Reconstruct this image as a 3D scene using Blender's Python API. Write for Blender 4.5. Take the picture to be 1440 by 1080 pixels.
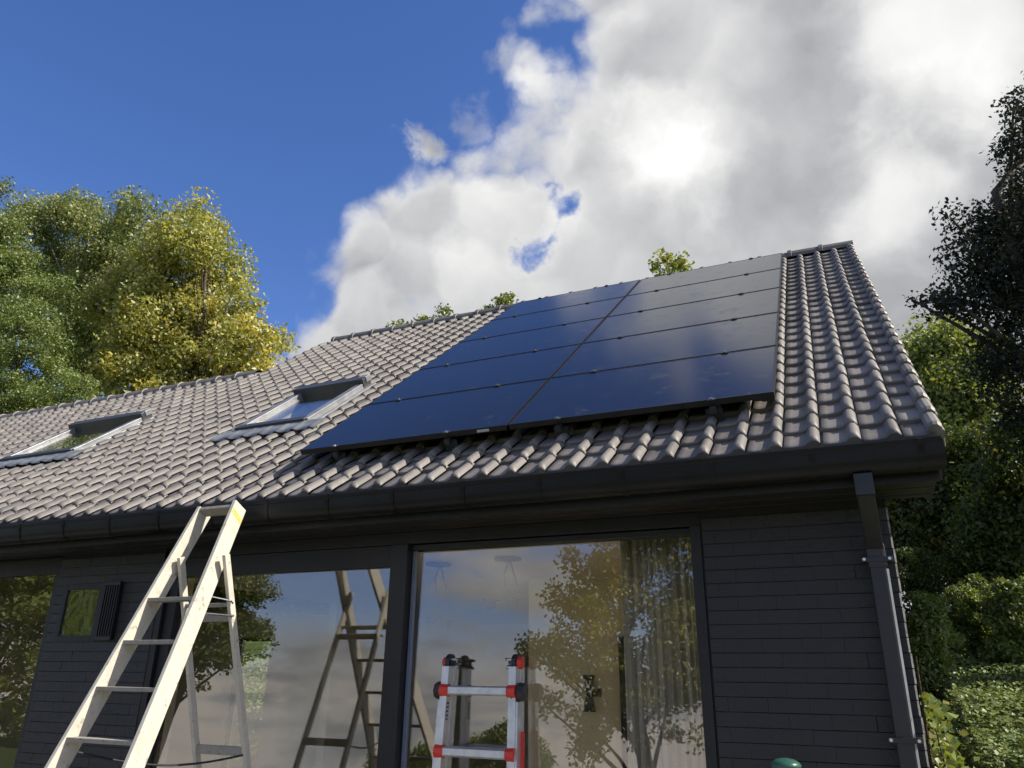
import bpy, math, random
import numpy as np
from mathutils import Vector, Matrix

for o in list(bpy.data.objects): bpy.data.objects.remove(o, do_unlink=True)
scene = bpy.context.scene
COL = scene.collection
random.seed(7)
E = 1.6                                    # eye height above the patio

# ------------------------------------------------------------------ camera
RX = Vector((0.91627436, 0.40034311, 0.01291093))
UP = Vector((0.13302576, -0.33454618, 0.93294319))
FW = Vector((-0.37781668, 0.85311444, 0.35979203))
cam_d = bpy.data.cameras.new("camera"); cam = bpy.data.objects.new("camera", cam_d); COL.objects.link(cam)
cam_d.sensor_width = 36.0; cam_d.lens = 27.0; cam_d.clip_start = 0.05; cam_d.clip_end = 3000
M = Matrix.Identity(4)
for i in range(3):
    M[i][0] = RX[i]; M[i][1] = UP[i]; M[i][2] = -FW[i]
M[2][3] = E
cam.matrix_world = M
scene.camera = cam

def ray(px, py):                           # direction of a photo pixel (1440 x 1080)
    return FW + RX * ((px - 720) / 1080.0) - UP * ((py - 540) / 1080.0)
def at(px, py, Y):                         # point on that ray at world depth Y
    d = ray(px, py); p = d * (Y / d.y)
    return Vector((p.x, p.y, p.z + E))

# ------------------------------------------------------------------ sun, sky, exposure
SUN = Vector((1.0, 0.20, 0.92)).normalized()
sun_d = bpy.data.lights.new("sun", 'SUN'); sun_d.energy = 5.0; sun_d.angle = math.radians(0.53); sun_d.color = (1.0, 0.93, 0.82)
sun = bpy.data.objects.new("sun", sun_d); COL.objects.link(sun)
sun.rotation_euler = SUN.to_track_quat('Z', 'Y').to_euler(); sun.location = (20, 2, 20)
scene.view_settings.view_transform = 'Standard'; scene.view_settings.look = 'None'
scene.view_settings.exposure = 0.5; scene.view_settings.gamma = 1.0

world = bpy.data.worlds.new("World"); scene.world = world; world.use_nodes = True

class NT:
    """terse node builder"""
    def __init__(s, tree): s.t = tree; s.n = tree.nodes; s.l = tree.links
    def add(s, typ, **kw):
        nd = s.n.new(typ)
        for k, v in kw.items(): setattr(nd, k, v)
        return nd
    def put(s, sock, v):
        if v is None: return
        if hasattr(v, 'links') or isinstance(v, bpy.types.NodeSocket): s.l.new(v, sock)
        elif isinstance(v, (tuple, list, Vector)):
            v = tuple(v)
            if len(v) == 3 and len(sock.default_value) == 4: v = v + (1,)
            sock.default_value = v
        else: sock.default_value = v
    def m(s, op, a, b=None, c=None, clamp=False):
        nd = s.add('ShaderNodeMath', operation=op, use_clamp=clamp)
        s.put(nd.inputs[0], a); s.put(nd.inputs[1], b)
        if c is not None: s.put(nd.inputs[2], c)
        return nd.outputs[0]
    def v(s, op, a, b=None, scale=None):
        nd = s.add('ShaderNodeVectorMath', operation=op)
        s.put(nd.inputs[0], a); s.put(nd.inputs[1], b)
        if scale is not None: s.put(nd.inputs['Scale'], scale)
        return nd.outputs['Value'] if op in ('DOT_PRODUCT', 'LENGTH', 'DISTANCE') else nd.outputs[0]
    def noise(s, vec, scale, detail=6, rough=0.55, dist=0.0, lac=2.0, color=False):
        nd = s.add('ShaderNodeTexNoise', noise_dimensions='3D')
        s.put(nd.inputs['Vector'], vec); s.put(nd.inputs['Scale'], scale); s.put(nd.inputs['Detail'], detail)
        s.put(nd.inputs['Roughness'], rough); s.put(nd.inputs['Distortion'], dist); s.put(nd.inputs['Lacunarity'], lac)
        return nd.outputs[1] if color else nd.outputs[0]
    def ss(s, x, a, b, to0=0.0, to1=1.0, kind='SMOOTHSTEP'):
        nd = s.add('ShaderNodeMapRange', interpolation_type=kind)
        s.put(nd.inputs[0], x); s.put(nd.inputs[1], a); s.put(nd.inputs[2], b); s.put(nd.inputs[3], to0); s.put(nd.inputs[4], to1)
        return nd.outputs[0]
    def mix(s, f, a, b, blend='MIX'):
        nd = s.add('ShaderNodeMix', data_type='RGBA', blend_type=blend)
        s.put(nd.inputs[0], f); s.put(nd.inputs[6], a); s.put(nd.inputs[7], b)
        return nd.outputs[2]

def build_world():
    g = NT(world.node_tree); g.n.clear()
    tc = g.add('ShaderNodeTexCoord').outputs['Generated']
    N = g.v('NORMALIZE', tc)
    sz = g.add('ShaderNodeSeparateXYZ'); g.put(sz.inputs[0], N); cz = g.add('ShaderNodeCombineXYZ'); g.put(cz.inputs[0], sz.outputs[0]); g.put(cz.inputs[1], sz.outputs[1]); g.put(cz.inputs[2], g.m('MAXIMUM', sz.outputs[2], 0.02))
    sky = g.add('ShaderNodeTexSky', sky_type='NISHITA'); g.put(sky.inputs[0], g.v('NORMALIZE', cz.outputs[0])); sky.sun_disc = False
    sky.sun_elevation = math.asin(SUN.z); sky.sun_rotation = math.atan2(SUN.x, SUN.y)
    sky.altitude = 100; sky.air_density = 1.0; sky.dust_density = 0.25; sky.ozone_density = 3.0
    hs = g.add('ShaderNodeHueSaturation'); g.put(hs.inputs['Saturation'], 1.20); g.put(hs.inputs['Value'], 1.0); g.put(hs.inputs['Color'], sky.outputs[0])
    skycol = g.mix(1.0, hs.outputs[0], (1.10, 0.93, 1.12), 'MULTIPLY')
    # the big cloud bank: everything on one side of a bent great circle across the sky
    def side(p, q):
        a = ray(*p).cross(ray(*q)).normalized()
        if a.dot(ray(1300, 100)) < 0: a = -a
        return g.v('DOT_PRODUCT', N, tuple(a))
    d = g.m('MAXIMUM', side((800, -30), (425, 420)), side((775, 0), (855, -200)))
    warp = g.noise(N, 7.0, 5, 0.55, color=True)
    Nw = g.v('ADD', N, g.v('SCALE', g.v('SUBTRACT', warp, (0.5, 0.5, 0.5)), scale=0.10))
    def billow(scale, off, vec=None):                                            # rounded cauliflower heads
        vo = g.add('ShaderNodeTexVoronoi', feature='F1'); g.put(vo.inputs['Vector'], g.v('ADD', vec or Nw, off)); g.put(vo.inputs['Scale'], scale)
        return g.m('SUBTRACT', 0.55, vo.outputs['Distance'])
    f1 = g.noise(Nw, 4.5, 7, 0.52)
    f2 = g.noise(g.v('ADD', Nw, (3.6, 1.1, 0.9)), 2.7, 4, 0.45)
    f3 = g.noise(g.v('ADD', Nw, (7.3, 2.2, 5.4)), 11.0, 7, 0.58)
    b1 = billow(11.0, (1.0, 4.0, 2.0)); b2 = billow(26.0, (2.0, 0.5, 7.0))
    up_ = (-0.008, -0.004, 0.022)
    lift = g.v('ADD', Nw, up_)
    relief = g.m('SUBTRACT', b1, billow(11.0, (1.0, 4.0, 2.0), lift))
    shape = g.m('ADD', g.m('MULTIPLY', g.m('SUBTRACT', f1, 0.5), 2.4), g.m('ADD', g.m('MULTIPLY', b1, 0.9), g.m('MULTIPLY', b2, 0.45)))
    shape = g.m('ADD', shape, g.m('MULTIPLY', g.m('SUBTRACT', f3, 0.5), 0.9))
    bank = g.m('ADD', g.m('MULTIPLY', d, 7.0), g.m('SUBTRACT', shape, 0.05))
    for (px, py, r, k) in ((585, 345, 0.13, 0.9), (650, 285, 0.10, 0.7), (530, 400, 0.10, 0.6), (740, 60, 0.08, 0.5)):        # swelling heads along the rim
        ang = g.v('DISTANCE', Nw, tuple(ray(px, py).normalized()))
        bank = g.m('ADD', bank, g.ss(ang, 0.0, r, k, 0.0))
    bank = g.m('MINIMUM', bank, 1.2)
    for (px, py, r, k) in ((795, 300, 0.050, 1.35), (755, 345, 0.045, 1.25), (985, 178, 0.035, 1.3)):   # blue holes near the rim
        ang = g.v('DISTANCE', Nw, tuple(ray(px, py).normalized()))
        bank = g.m('SUBTRACT', bank, g.ss(g.m('ADD', ang, g.m('MULTIPLY', g.m('SUBTRACT', f3, 0.5), 0.10)), 0.0, r, k, 0.0))
    # scattered cumulus behind the photographer
    FH = Vector((FW.x, FW.y, 0)).normalized()
    front = g.ss(g.v('DOT_PRODUCT', N, tuple(FH)), -0.25, 0.15)
    sx = g.add('ShaderNodeSeparateXYZ'); g.put(sx.inputs[0], N)
    z = g.m('ADD', g.m('ABSOLUTE', sx.outputs[2]), 0.22)
    pl = g.add('ShaderNodeCombineXYZ')
    g.put(pl.inputs[0], g.m('DIVIDE', sx.outputs[0], z)); g.put(pl.inputs[1], g.m('DIVIDE', sx.outputs[1], z)); g.put(pl.inputs[2], 2.2)
    pw = g.v('ADD', pl.outputs[0], g.v('SCALE', g.v('SUBTRACT', warp, (0.5, 0.5, 0.5)), scale=0.4))
    f4 = g.noise(pw, 1.1, 8, 0.55)
    gen = g.m('MULTIPLY', g.m('SUBTRACT', f4, 0.43), 4.0)
    dens = g.m('ADD', g.m('MULTIPLY', bank, front), g.m('MULTIPLY', gen, g.m('SUBTRACT', 1.0, front)))
    # loose puffs torn off the edge of the bank
    for (px, py, r, k) in ((598, 195, 0.034, 1.0), (606, 250, 0.028, 0.9), (460, 335, 0.022, 0.45), (412, 492, 0.030, 0.8), (515, 288, 0.014, 0.5)):
        c = ray(px, py).normalized()
        ang = g.v('DISTANCE', Nw, tuple(c))
        puff = g.m('SUBTRACT', k, g.m('DIVIDE', ang, r))
        puff = g.m('ADD', g.m('MULTIPLY', puff, 0.8), g.m('MULTIPLY', g.m('SUBTRACT', f3, 0.5), 3.0))
        dens = g.m('MAXIMUM', dens, puff)
    alpha = g.ss(dens, 0.0, 0.75)
    # tone: bright torn edges, grey belly, thin spots where the light comes through
    edge = g.ss(dens, 0.2, 1.15, 1.0, 0.0)
    rim = g.ss(d, 0.0, 0.30, 1.0, 0.0)
    inner = g.m('MULTIPLY', g.ss(d, 0.10, 0.42), front)
    tone = g.m('ADD', g.m('SUBTRACT', 0.66, g.m('MULTIPLY', inner, 0.20)), g.m('MULTIPLY', g.m('SUBTRACT', f2, 0.5), 1.15))
    tone = g.m('ADD', tone, g.m('MULTIPLY', g.m('SUBTRACT', f3, 0.5), 0.22))
    tone = g.m('ADD', tone, g.m('MULTIPLY', relief, g.m('ADD', 0.15, g.m('MULTIPLY', rim, 0.50))))
    tone = g.m('ADD', tone, g.m('MULTIPLY', edge, 0.12))
    for (px, py, r, k) in ((945, 205, 0.12, 0.50), (1250, 295, 0.12, 0.42), (1320, 20, 0.16, 0.50), (640, 350, 0.20, 0.18), (790, 60, 0.14, 0.16)):
        c = ray(px, py).normalized()
        ang = g.v('DISTANCE', Nw, tuple(c))
        sp = g.ss(g.m('ADD', ang, g.m('MULTIPLY', g.m('SUBTRACT', f1, 0.5), 0.30)), 0.0, r, k, 0.0)
        tone = g.m('ADD', tone, sp)
    tone = g.m('MAXIMUM', tone, 0.36)
    tone = g.m('MINIMUM', tone, 1.25)
    cloud = g.mix(g.ss(tone, 0.3, 0.95), (0.92, 0.945, 1.0), (1.0, 0.995, 0.985))
    cloud = g.v('SCALE', cloud, scale=g.m('MULTIPLY', tone, 6.3))
    col = g.mix(alpha, skycol, cloud)
    bg = g.add('ShaderNodeBackground'); g.put(bg.inputs[0], col); g.put(bg.inputs[1], 0.112)
    out = g.add('ShaderNodeOutputWorld'); g.l.new(bg.outputs[0], out.inputs[0])
build_world()

# ------------------------------------------------------------------ materials
MATS = {}
def material(name, fn):
    m = bpy.data.materials.new(name); m.use_nodes = True
    g = NT(m.node_tree); g.n.clear()
    out = g.add('ShaderNodeOutputMaterial'); sh = fn(g)
    g.l.new(sh, out.inputs[0]); MATS[name] = m
    return m
def principled(g, color, rough=0.6, spec=0.5, metal=0.0, bump=None, bstr=0.3, bdist=0.01, coat=0.0):
    p = g.add('ShaderNodeBsdfPrincipled')
    g.put(p.inputs['Base Color'], color); g.put(p.inputs['Roughness'], rough)
    g.put(p.inputs['Specular IOR Level'], spec); g.put(p.inputs['Metallic'], metal); g.put(p.inputs['Coat Weight'], coat)
    if bump is not None:
        b = g.add('ShaderNodeBump'); g.put(b.inputs['Strength'], bstr); g.put(b.inputs['Distance'], bdist); g.put(b.inputs['Height'], bump)
        g.l.new(b.outputs[0], p.inputs['Normal'])
    return p.outputs[0]
def pos(g): return g.add('ShaderNodeNewGeometry').outputs['Position']
def attr(g, name): return g.add('ShaderNodeAttribute', attribute_name=name)

def plain(name, col, rough=0.6, spec=0.5, metal=0.0, var=0.25, scale=6.0, bstr=0.2, bdist=0.004, coat=0.0):
    def fn(g):
        P = pos(g); n = g.noise(P, scale, 6, 0.6); n2 = g.noise(P, scale * 9, 4, 0.6)
        c2 = tuple(max(0, x * (1 - var)) for x in col); c3 = tuple(min(1, x * (1 + var)) for x in col)
        c = g.mix(g.ss(n, 0.3, 0.7), c2, c3)
        r = g.m('ADD', rough, g.m('MULTIPLY', g.m('SUBTRACT', n2, 0.5), 0.25))
        return principled(g, c, r, spec, metal, n2, bstr, bdist, coat)
    return material(name, fn)

def m_tile(g):
    P = pos(g); t = attr(g, 'tone').outputs['Fac']
    n = g.noise(P, 2.2, 5, 0.6); n2 = g.noise(P, 38, 5, 0.65); n3 = g.noise(P, 9, 6, 0.7)
    c = g.mix(t, (0.112, 0.102, 0.093), (0.198, 0.180, 0.164))
    c = g.mix(g.ss(n, 0.38, 0.66, 0.0, 0.45), c, (0.175, 0.155, 0.140))
    c = g.mix(g.ss(n3, 0.53, 0.70, 0.0, 0.6), c, (0.275, 0.248, 0.208))          # pale lichen bloom
    c = g.mix(g.ss(n3, 0.40, 0.27, 0.0, 0.5), c, (0.075, 0.068, 0.060))
    r = g.m('ADD', 0.44, g.m('MULTIPLY', n2, 0.22))
    return principled(g, c, r, 0.45, 0, n2, 0.25, 0.003)
material('tile', m_tile)
def m_brick(g):
    P = pos(g); n = g.noise(P, 7, 5, 0.6); n2 = g.noise(P, 55, 6, 0.7)
    c = g.mix(n, (0.0115, 0.0115, 0.0130), (0.0170, 0.0170, 0.0190))
    c = g.mix(g.ss(n2, 0.62, 0.8, 0, 0.35), c, (0.045, 0.045, 0.047))
    return principled(g, c, 0.5, 0.5, 0, n2, 0.7, 0.006)
material('brick', m_brick)
plain('lit_edge', (0.16, 0.155, 0.15), 0.6, 0.4, var=0.5, scale=30)  # pale grey paints the bright sunlit line onto the corner brick chamfers
plain('mortar', (0.013, 0.013, 0.014), 0.8, 0.3, var=0.2, scale=20)
plain('frame', (0.0115, 0.012, 0.014), 0.45, 0.4, var=0.15)
plain('strip', (0.16, 0.19, 0.26), 0.35, 0.5, var=0.1)
plain('soffit', (0.016, 0.0145, 0.013), 0.55, 0.4, var=0.3, scale=4)
plain('gutter', (0.008, 0.008, 0.0085), 0.42, 0.25, var=0.3, scale=3)
plain('pipe', (0.018, 0.018, 0.021), 0.42, 0.5, var=0.2)
plain('hood', (0.045, 0.048, 0.052), 0.4, 0.5, var=0.15)
plain('flashing', (0.26, 0.265, 0.27), 0.42, 0.5, metal=0.35, var=0.18)
plain('lead', (0.24, 0.25, 0.255), 0.5, 0.4, metal=0.2, var=0.25, scale=9)
plain('black_frame', (0.011, 0.011, 0.013), 0.38, 0.5, var=0.2)
plain('steel', (0.55, 0.55, 0.56), 0.3, 0.5, metal=1.0, var=0.1)
plain('dark_steel', (0.07, 0.07, 0.075), 0.4, 0.5, metal=0.6, var=0.2)
plain('aluminium', (0.60, 0.61, 0.63), 0.38, 0.5, metal=0.75, var=0.12, scale=14)
plain('red_plastic', (0.62, 0.045, 0.028), 0.38, 0.5, var=0.12)
plain('black_plastic', (0.018, 0.018, 0.020), 0.42, 0.5, var=0.2)
plain('green_paint', (0.035, 0.105, 0.080), 0.3, 0.5, var=0.15)
plain('cream', (0.70, 0.635, 0.44), 0.8, 0.2, var=0.04, scale=1.5)
plain('ceiling_paint', (0.72, 0.68, 0.58), 0.8, 0.2, var=0.03, scale=1.5)
plain('oak', (0.30, 0.19, 0.10), 0.45, 0.4, var=0.25, scale=3)
plain('interior_dark', (0.03, 0.026, 0.022), 0.5, 0.4, var=0.2)
plain('white_sticker', (0.60, 0.60, 0.60), 0.5, 0.4, var=0.05)
plain('yellow_stain', (0.72, 0.48, 0.10), 0.6, 0.3, var=0.2, scale=60)
plain('bark', (0.10, 0.078, 0.058), 0.9, 0.2, var=0.4, scale=9, bstr=0.8, bdist=0.03)
plain('bark_pale', (0.24, 0.22, 0.18), 0.9, 0.2, var=0.4, scale=9, bstr=0.7, bdist=0.03)
plain('timber', (0.16, 0.11, 0.075), 0.85, 0.2, var=0.4, scale=7, bstr=0.6, bdist=0.02)
plain('cord', (0.025, 0.025, 0.028), 0.6, 0.3)

def m_wood(g):
    P = pos(g); t = g.add('ShaderNodeTexCoord').outputs['Generated']
    mp = g.add('ShaderNodeMapping'); g.put(mp.inputs[0], P); mp.inputs['Scale'].default_value = (30, 14, 6)
    gr = g.noise(mp.outputs[0], 2.2, 6, 0.6, 0.4); n = g.noise(P, 5, 5, 0.6); sp = g.noise(P, 30, 6, 0.75); sp2 = g.noise(P, 17, 6, 0.75)
    c = g.mix(gr, (0.44, 0.40, 0.33), (0.68, 0.64, 0.54))
    c = g.mix(g.ss(n, 0.45, 0.75, 0, 0.55), c, (0.50, 0.42, 0.32))
    c = g.mix(g.ss(sp2, 0.57, 0.66, 0, 0.7), c, (0.24, 0.21, 0.17))
    c = g.mix(g.ss(sp, 0.62, 0.70, 0, 0.5), c, (0.11, 0.10, 0.09))
    return principled(g, c, 0.72, 0.3, 0, gr, 0.35, 0.004)
material('wood', m_wood)
def m_wood_dull(g):
    P = pos(g); gr = g.noise(P, 22, 6, 0.65, 0.3); sp2 = g.noise(P, 15, 6, 0.75)
    c = g.mix(gr, (0.20, 0.18, 0.15), (0.42, 0.39, 0.34))
    c = g.mix(g.ss(sp2, 0.55, 0.66, 0, 0.75), c, (0.10, 0.09, 0.08))
    return principled(g, c, 0.8, 0.3, 0, gr, 0.4, 0.004)
material('wood_dull', m_wood_dull)

def m_panel(g):
    P = pos(g)
    n = g.noise(P, 1.6, 4, 0.5); sm = g.noise(P, 6.5, 7, 0.72); fine = g.noise(P, 60, 3, 0.5)
    c = g.mix(g.ss(sm, 0.58, 0.76, 0, 0.42), (0.008, 0.0085, 0.014), (0.13, 0.12, 0.11))   # dusty smudges
    r = g.m('ADD', 0.13, g.m('MULTIPLY', g.ss(sm, 0.5, 0.8), 0.16))
    return principled(g, c, r, 0.5, 0, n, 0.02, 0.02)
material('panel', m_panel)

def m_glass(g, tint=(0.985, 0.99, 0.985), f0=0.10, bumpscale=1.1, bstr=0.012, rough=0.0, bdist=0.05):
    P = pos(g); b = g.add('ShaderNodeBump'); g.put(b.inputs['Strength'], bstr); g.put(b.inputs['Distance'], bdist); g.put(b.inputs['Height'], g.noise(P, bumpscale, 2, 0.4))
    ge = g.add('ShaderNodeNewGeometry')
    cos = g.m('ABSOLUTE', g.v('DOT_PRODUCT', b.outputs[0], ge.outputs['Incoming']))
    s = g.m('POWER', g.m('SUBTRACT', 1.0, cos, clamp=True), 5.0)
    f = g.m('ADD', f0, g.m('MULTIPLY', s, 1.0 - f0), clamp=True)
    tr = g.add('ShaderNodeBsdfTransparent'); g.put(tr.inputs[0], tint)
    gl = g.add('ShaderNodeBsdfGlossy'); g.put(gl.inputs[0], (1, 1, 1)); g.put(gl.inputs['Roughness'], rough); g.l.new(b.outputs[0], gl.inputs['Normal'])
    mx = g.add('ShaderNodeMixShader'); g.put(mx.inputs[0], f); g.l.new(tr.outputs[0], mx.inputs[1]); g.l.new(gl.outputs[0], mx.inputs[2])
    return mx.outputs[0]
material('glass', lambda g: m_glass(g))
material('obscured_glass', lambda g: m_glass(g, (0.75, 0.85, 0.7), 0.24, 16, 0.32, 0.03, 0.02))

def m_curtain(g):
    P = pos(g); w = g.noise(P, 160, 2, 0.5)
    c = g.mix(w, (0.50, 0.46, 0.38), (0.64, 0.60, 0.51))
    d = g.add('ShaderNodeBsdfDiffuse'); g.put(d.inputs[0], c); t = g.add('ShaderNodeBsdfTranslucent'); g.put(t.inputs[0], c)
    mx = g.add('ShaderNodeMixShader'); g.put(mx.inputs[0], 0.35); g.l.new(d.outputs[0], mx.inputs[1]); g.l.new(t.outputs[0], mx.inputs[2])
    return mx.outputs[0]
material('curtain', m_curtain)

def leafmat(name, dark, light, accent, amount=0.0, transl=0.35, gloss=0.045):
    def fn(g):
        a = attr(g, 'leaf'); s = g.add('ShaderNodeSeparateColor'); g.l.new(a.outputs['Color'], s.inputs[0])
        c = g.mix(s.outputs[0], dark, light)
        c = g.mix(g.ss(s.outputs[1], 1.0 - amount - 0.25, 1.0 - amount + 0.25), c, accent)
        d = g.add('ShaderNodeBsdfDiffuse'); g.put(d.inputs[0], c)
        t = g.add('ShaderNodeBsdfTranslucent'); g.put(t.inputs[0], g.mix(1.0, c, (1.25, 1.15, 0.5), 'MULTIPLY'))
        mx = g.add('ShaderNodeMixShader'); g.put(mx.inputs[0], transl); g.l.new(d.outputs[0], mx.inputs[1]); g.l.new(t.outputs[0], mx.inputs[2])
        gl = g.add('ShaderNodeBsdfGlossy'); g.put(gl.inputs[0], (1, 1, 1)); g.put(gl.inputs['Roughness'], 0.5)
        mx2 = g.add('ShaderNodeMixShader'); g.put(mx2.inputs[0], gloss); g.l.new(mx.outputs[0], mx2.inputs[1]); g.l.new(gl.outputs[0], mx2.inputs[2])
        return mx2.outputs[0]
    return material(name, fn)
leafmat('leaf_yellow', (0.20, 0.235, 0.060), (0.43, 0.44, 0.13), (0.62, 0.52, 0.10), 0.34, 0.42)
leafmat('leaf_poplar', (0.14, 0.185, 0.060), (0.30, 0.34, 0.120), (0.34, 0.32, 0.09), 0.16, 0.32)
leafmat('leaf_soft', (0.105, 0.155, 0.036), (0.23, 0.29, 0.075), (0.25, 0.28, 0.07), 0.12, 0.38)
leafmat('leaf_mid', (0.095, 0.145, 0.032), (0.225, 0.285, 0.068), (0.26, 0.22, 0.05), 0.12, 0.32)
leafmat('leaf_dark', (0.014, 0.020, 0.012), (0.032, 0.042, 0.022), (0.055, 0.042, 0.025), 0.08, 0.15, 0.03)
leafmat('leaf_evergreen', (0.050, 0.080, 0.018), (0.13, 0.17, 0.038), (0.26, 0.25, 0.05), 0.22, 0.28, 0.03)
leafmat('leaf_lime', (0.16, 0.215, 0.050), (0.33, 0.39, 0.105), (0.40, 0.36, 0.07), 0.18, 0.42)
leafmat('leaf_ivy', (0.075, 0.118, 0.028), (0.185, 0.235, 0.060), (0.24, 0.25, 0.06), 0.12, 0.2, 0.035)

def m_ground(g):
    P = pos(g); n = g.noise(P, 0.8, 6, 0.6); n2 = g.noise(P, 20, 5, 0.7)
    c = g.mix(n, (0.045, 0.075, 0.018), (0.085, 0.11, 0.03)); c = g.mix(g.ss(n2, 0.55, 0.75, 0, 0.5), c, (0.10, 0.085, 0.05))
    return principled(g, c, 0.95, 0.1, 0, n2, 0.8, 0.03)
material('grass', m_ground)
plain('soil', (0.075, 0.055, 0.038), 0.95, 0.1, var=0.45, scale=5, bstr=0.8, bdist=0.03)
plain('paving', (0.30, 0.285, 0.26), 0.8, 0.3, var=0.2, scale=5)

# ------------------------------------------------------------------ mesh helpers
class MB:
    def __init__(s): s.v = []; s.f = []
    def quad(s, a, b, c, d):
        n = len(s.v); s.v += [tuple(a), tuple(b), tuple(c), tuple(d)]; s.f.append((n, n+1, n+2, n+3))
    def hexa(s, p):                          # 8 corners: bottom ring 0-3, top ring 4-7
        n = len(s.v); s.v += [tuple(x) for x in p]
        for q in ((3,2,1,0), (4,5,6,7), (0,1,5,4), (1,2,6,5), (2,3,7,6), (3,0,4,7)): s.f.append(tuple(n+i for i in q))
        return s
    def box(s, x0, x1, y0, y1, z0, z1):
        return s.hexa([(x0,y0,z0),(x1,y0,z0),(x1,y1,z0),(x0,y1,z0),(x0,y0,z1),(x1,y0,z1),(x1,y1,z1),(x0,y1,z1)])
    def bar(s, a, b, u, w, hu, hw):          # box along a-b with half sizes hu along u, hw along w
        a, b, u, w = Vector(a), Vector(b), Vector(u).normalized(), Vector(w).normalized()
        ring = lambda c: [c - u*hu - w*hw, c + u*hu - w*hw, c + u*hu + w*hw, c - u*hu + w*hw]
        return s.hexa(ring(a) + ring(b))
    def tube(s, pts, rad, n=8, cap=True):
        pts = [Vector(p) for p in pts]; base = len(s.v)
        if not isinstance(rad, (list, tuple)): rad = [rad] * len(pts)
        for i, p in enumerate(pts):
            t = (pts[min(i+1, len(pts)-1)] - pts[max(i-1, 0)]).normalized()
            u = t.orthogonal().normalized() if i == 0 else (pu - t * pu.dot(t)).normalized()
            pu = u; w = t.cross(u)
            for k in range(n):
                an = 2*math.pi*k/n; s.v.append(tuple(p + (u*math.cos(an) + w*math.sin(an)) * rad[i]))
        for i in range(len(pts)-1):
            for k in range(n):
                a = base + i*n + k; b = base + i*n + (k+1) % n
                s.f.append((a, b, b+n, a+n))
        if cap:
            s.f.append(tuple(base + k for k in range(n))[::-1]); s.f.append(tuple(base + (len(pts)-1)*n + k for k in range(n)))
        return s
    def sweep(s, prof, x0, x1, caps=False):  # profile of (y,z) swept along X
        n = len(s.v); k = len(prof)
        s.v += [(x0, y, z) for y, z in prof] + [(x1, y, z) for y, z in prof]
        for i in range(k-1): s.f.append((n+i, n+i+1, n+k+i+1, n+k+i))
        if caps: s.f.append(tuple(n+i for i in range(k))[::-1]); s.f.append(tuple(n+k+i for i in range(k)))
        return s
    def lathe(s, c, prof, n=20):
        c = Vector(c); base = len(s.v)
        for r, z in prof:
            for k in range(n):
                an = 2*math.pi*k/n; s.v.append((c.x + r*math.cos(an), c.y + r*math.sin(an), c.z + z))
        for i in range(len(prof)-1):
            for k in range(n):
                a = base+i*n+k; b = base+i*n+(k+1) % n; s.f.append((a, b, b+n, a+n))
        s.f.append(tuple(base+k for k in range(n))[::-1]); s.f.append(tuple(base+(len(prof)-1)*n+k for k in range(n)))
        return s
    def mesh(s, name, mat=None, smooth=False):
        me = bpy.data.meshes.new(name); me.from_pydata(s.v, [], s.f); me.update()
        if mat: me.materials.append(MATS[mat])
        if smooth: me.polygons.foreach_set('use_smooth', [True]*len(me.polygons))
        return me
    def build(s, name, mat, parent=None, smooth=False, bevel=0.0):
        o = bpy.data.objects.new(name, s.mesh(name, mat, smooth)); COL.objects.link(o)
        if parent is not None: adopt(o, parent)
        if bevel:
            b = o.modifiers.new('bevel', 'BEVEL'); b.width = bevel; b.segments = 2; b.limit_method = 'ANGLE'
        return o

WORLD = {}                                    # accumulated origin of empties
def adopt(o, parent):
    o.parent = parent
    org = WORLD.get(parent.name)
    if org is not None: o.matrix_parent_inverse = Matrix.Translation(-org)
def empty(name, loc, parent=None):
    o = bpy.data.objects.new(name, None); COL.objects.link(o); o.empty_display_size = 0.2
    loc = Vector(loc)
    if parent is not None:
        o.parent = parent; o.location = loc - WORLD[parent.name]
    else: o.location = loc
    WORLD[o.name] = loc
    return o
def tag(o, label=None, cat=None, group=None, kind=None):
    if label: o['label'] = label
    if cat: o['category'] = cat
    if group: o['group'] = group
    if kind: o['kind'] = kind
    return o

# ------------------------------------------------------------------ ground
def gz(x, y):
    """terrain height: level round the house, falling away in front, a planted bank behind"""
    z = 0.0
    if y < -4: z -= 0.16*min(-4 - y, 90) + 0.10*max(0, -94 - y)
    t = min(1.0, max(0.0, (x - 0.3) / 0.5)); t = t*t*(3-2*t)
    yb = 15.2 * (1-t) + 7.75 * t
    if x < -7.2: yb = min(yb, 15.2 - 2.8*min(1, (-7.2 - x)/1.0))
    if y > yb:
        s = y - yb
        z += min(0.85, s*4.0) + 0.24*min(s, 7) + 0.06*max(0, min(s-7, 30))
    return z
def build_ground():
    def axis(lo, hi, fine0, fine1, step):
        a = list(np.arange(fine0, fine1 + 1e-6, step)); x = fine1; d = step
        while x < hi: d *= 1.35; x += d; a.append(x)
        x = fine0; d = step
        while x > lo: d *= 1.35; x -= d; a.insert(0, x)
        return a
    xs = axis(-1500, 1500, -20, 9, 0.4); ys = axis(-1500, 1500, -8, 22, 0.4)
    mb = MB(); mb.v = [(x, y, gz(x, y) - 0.0) for y in ys for x in xs]
    W = len(xs)
    mb.f = [(j*W+i, j*W+i+1, (j+1)*W+i+1, (j+1)*W+i) for j in range(len(ys)-1) for i in range(W-1)]
    o = mb.build('ground', 'grass', smooth=True); tag(o, 'grassy garden ground that falls away in front of the house and rises as a bank behind', None, kind='structure')
    p = MB().box(-13, 2.2, 0.8, 4.52, -0.05, 0.004).build('patio', 'paving'); tag(p, 'pale stone patio along the glazed front of the house', None, kind='structure')
    return o
build_ground()

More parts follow.
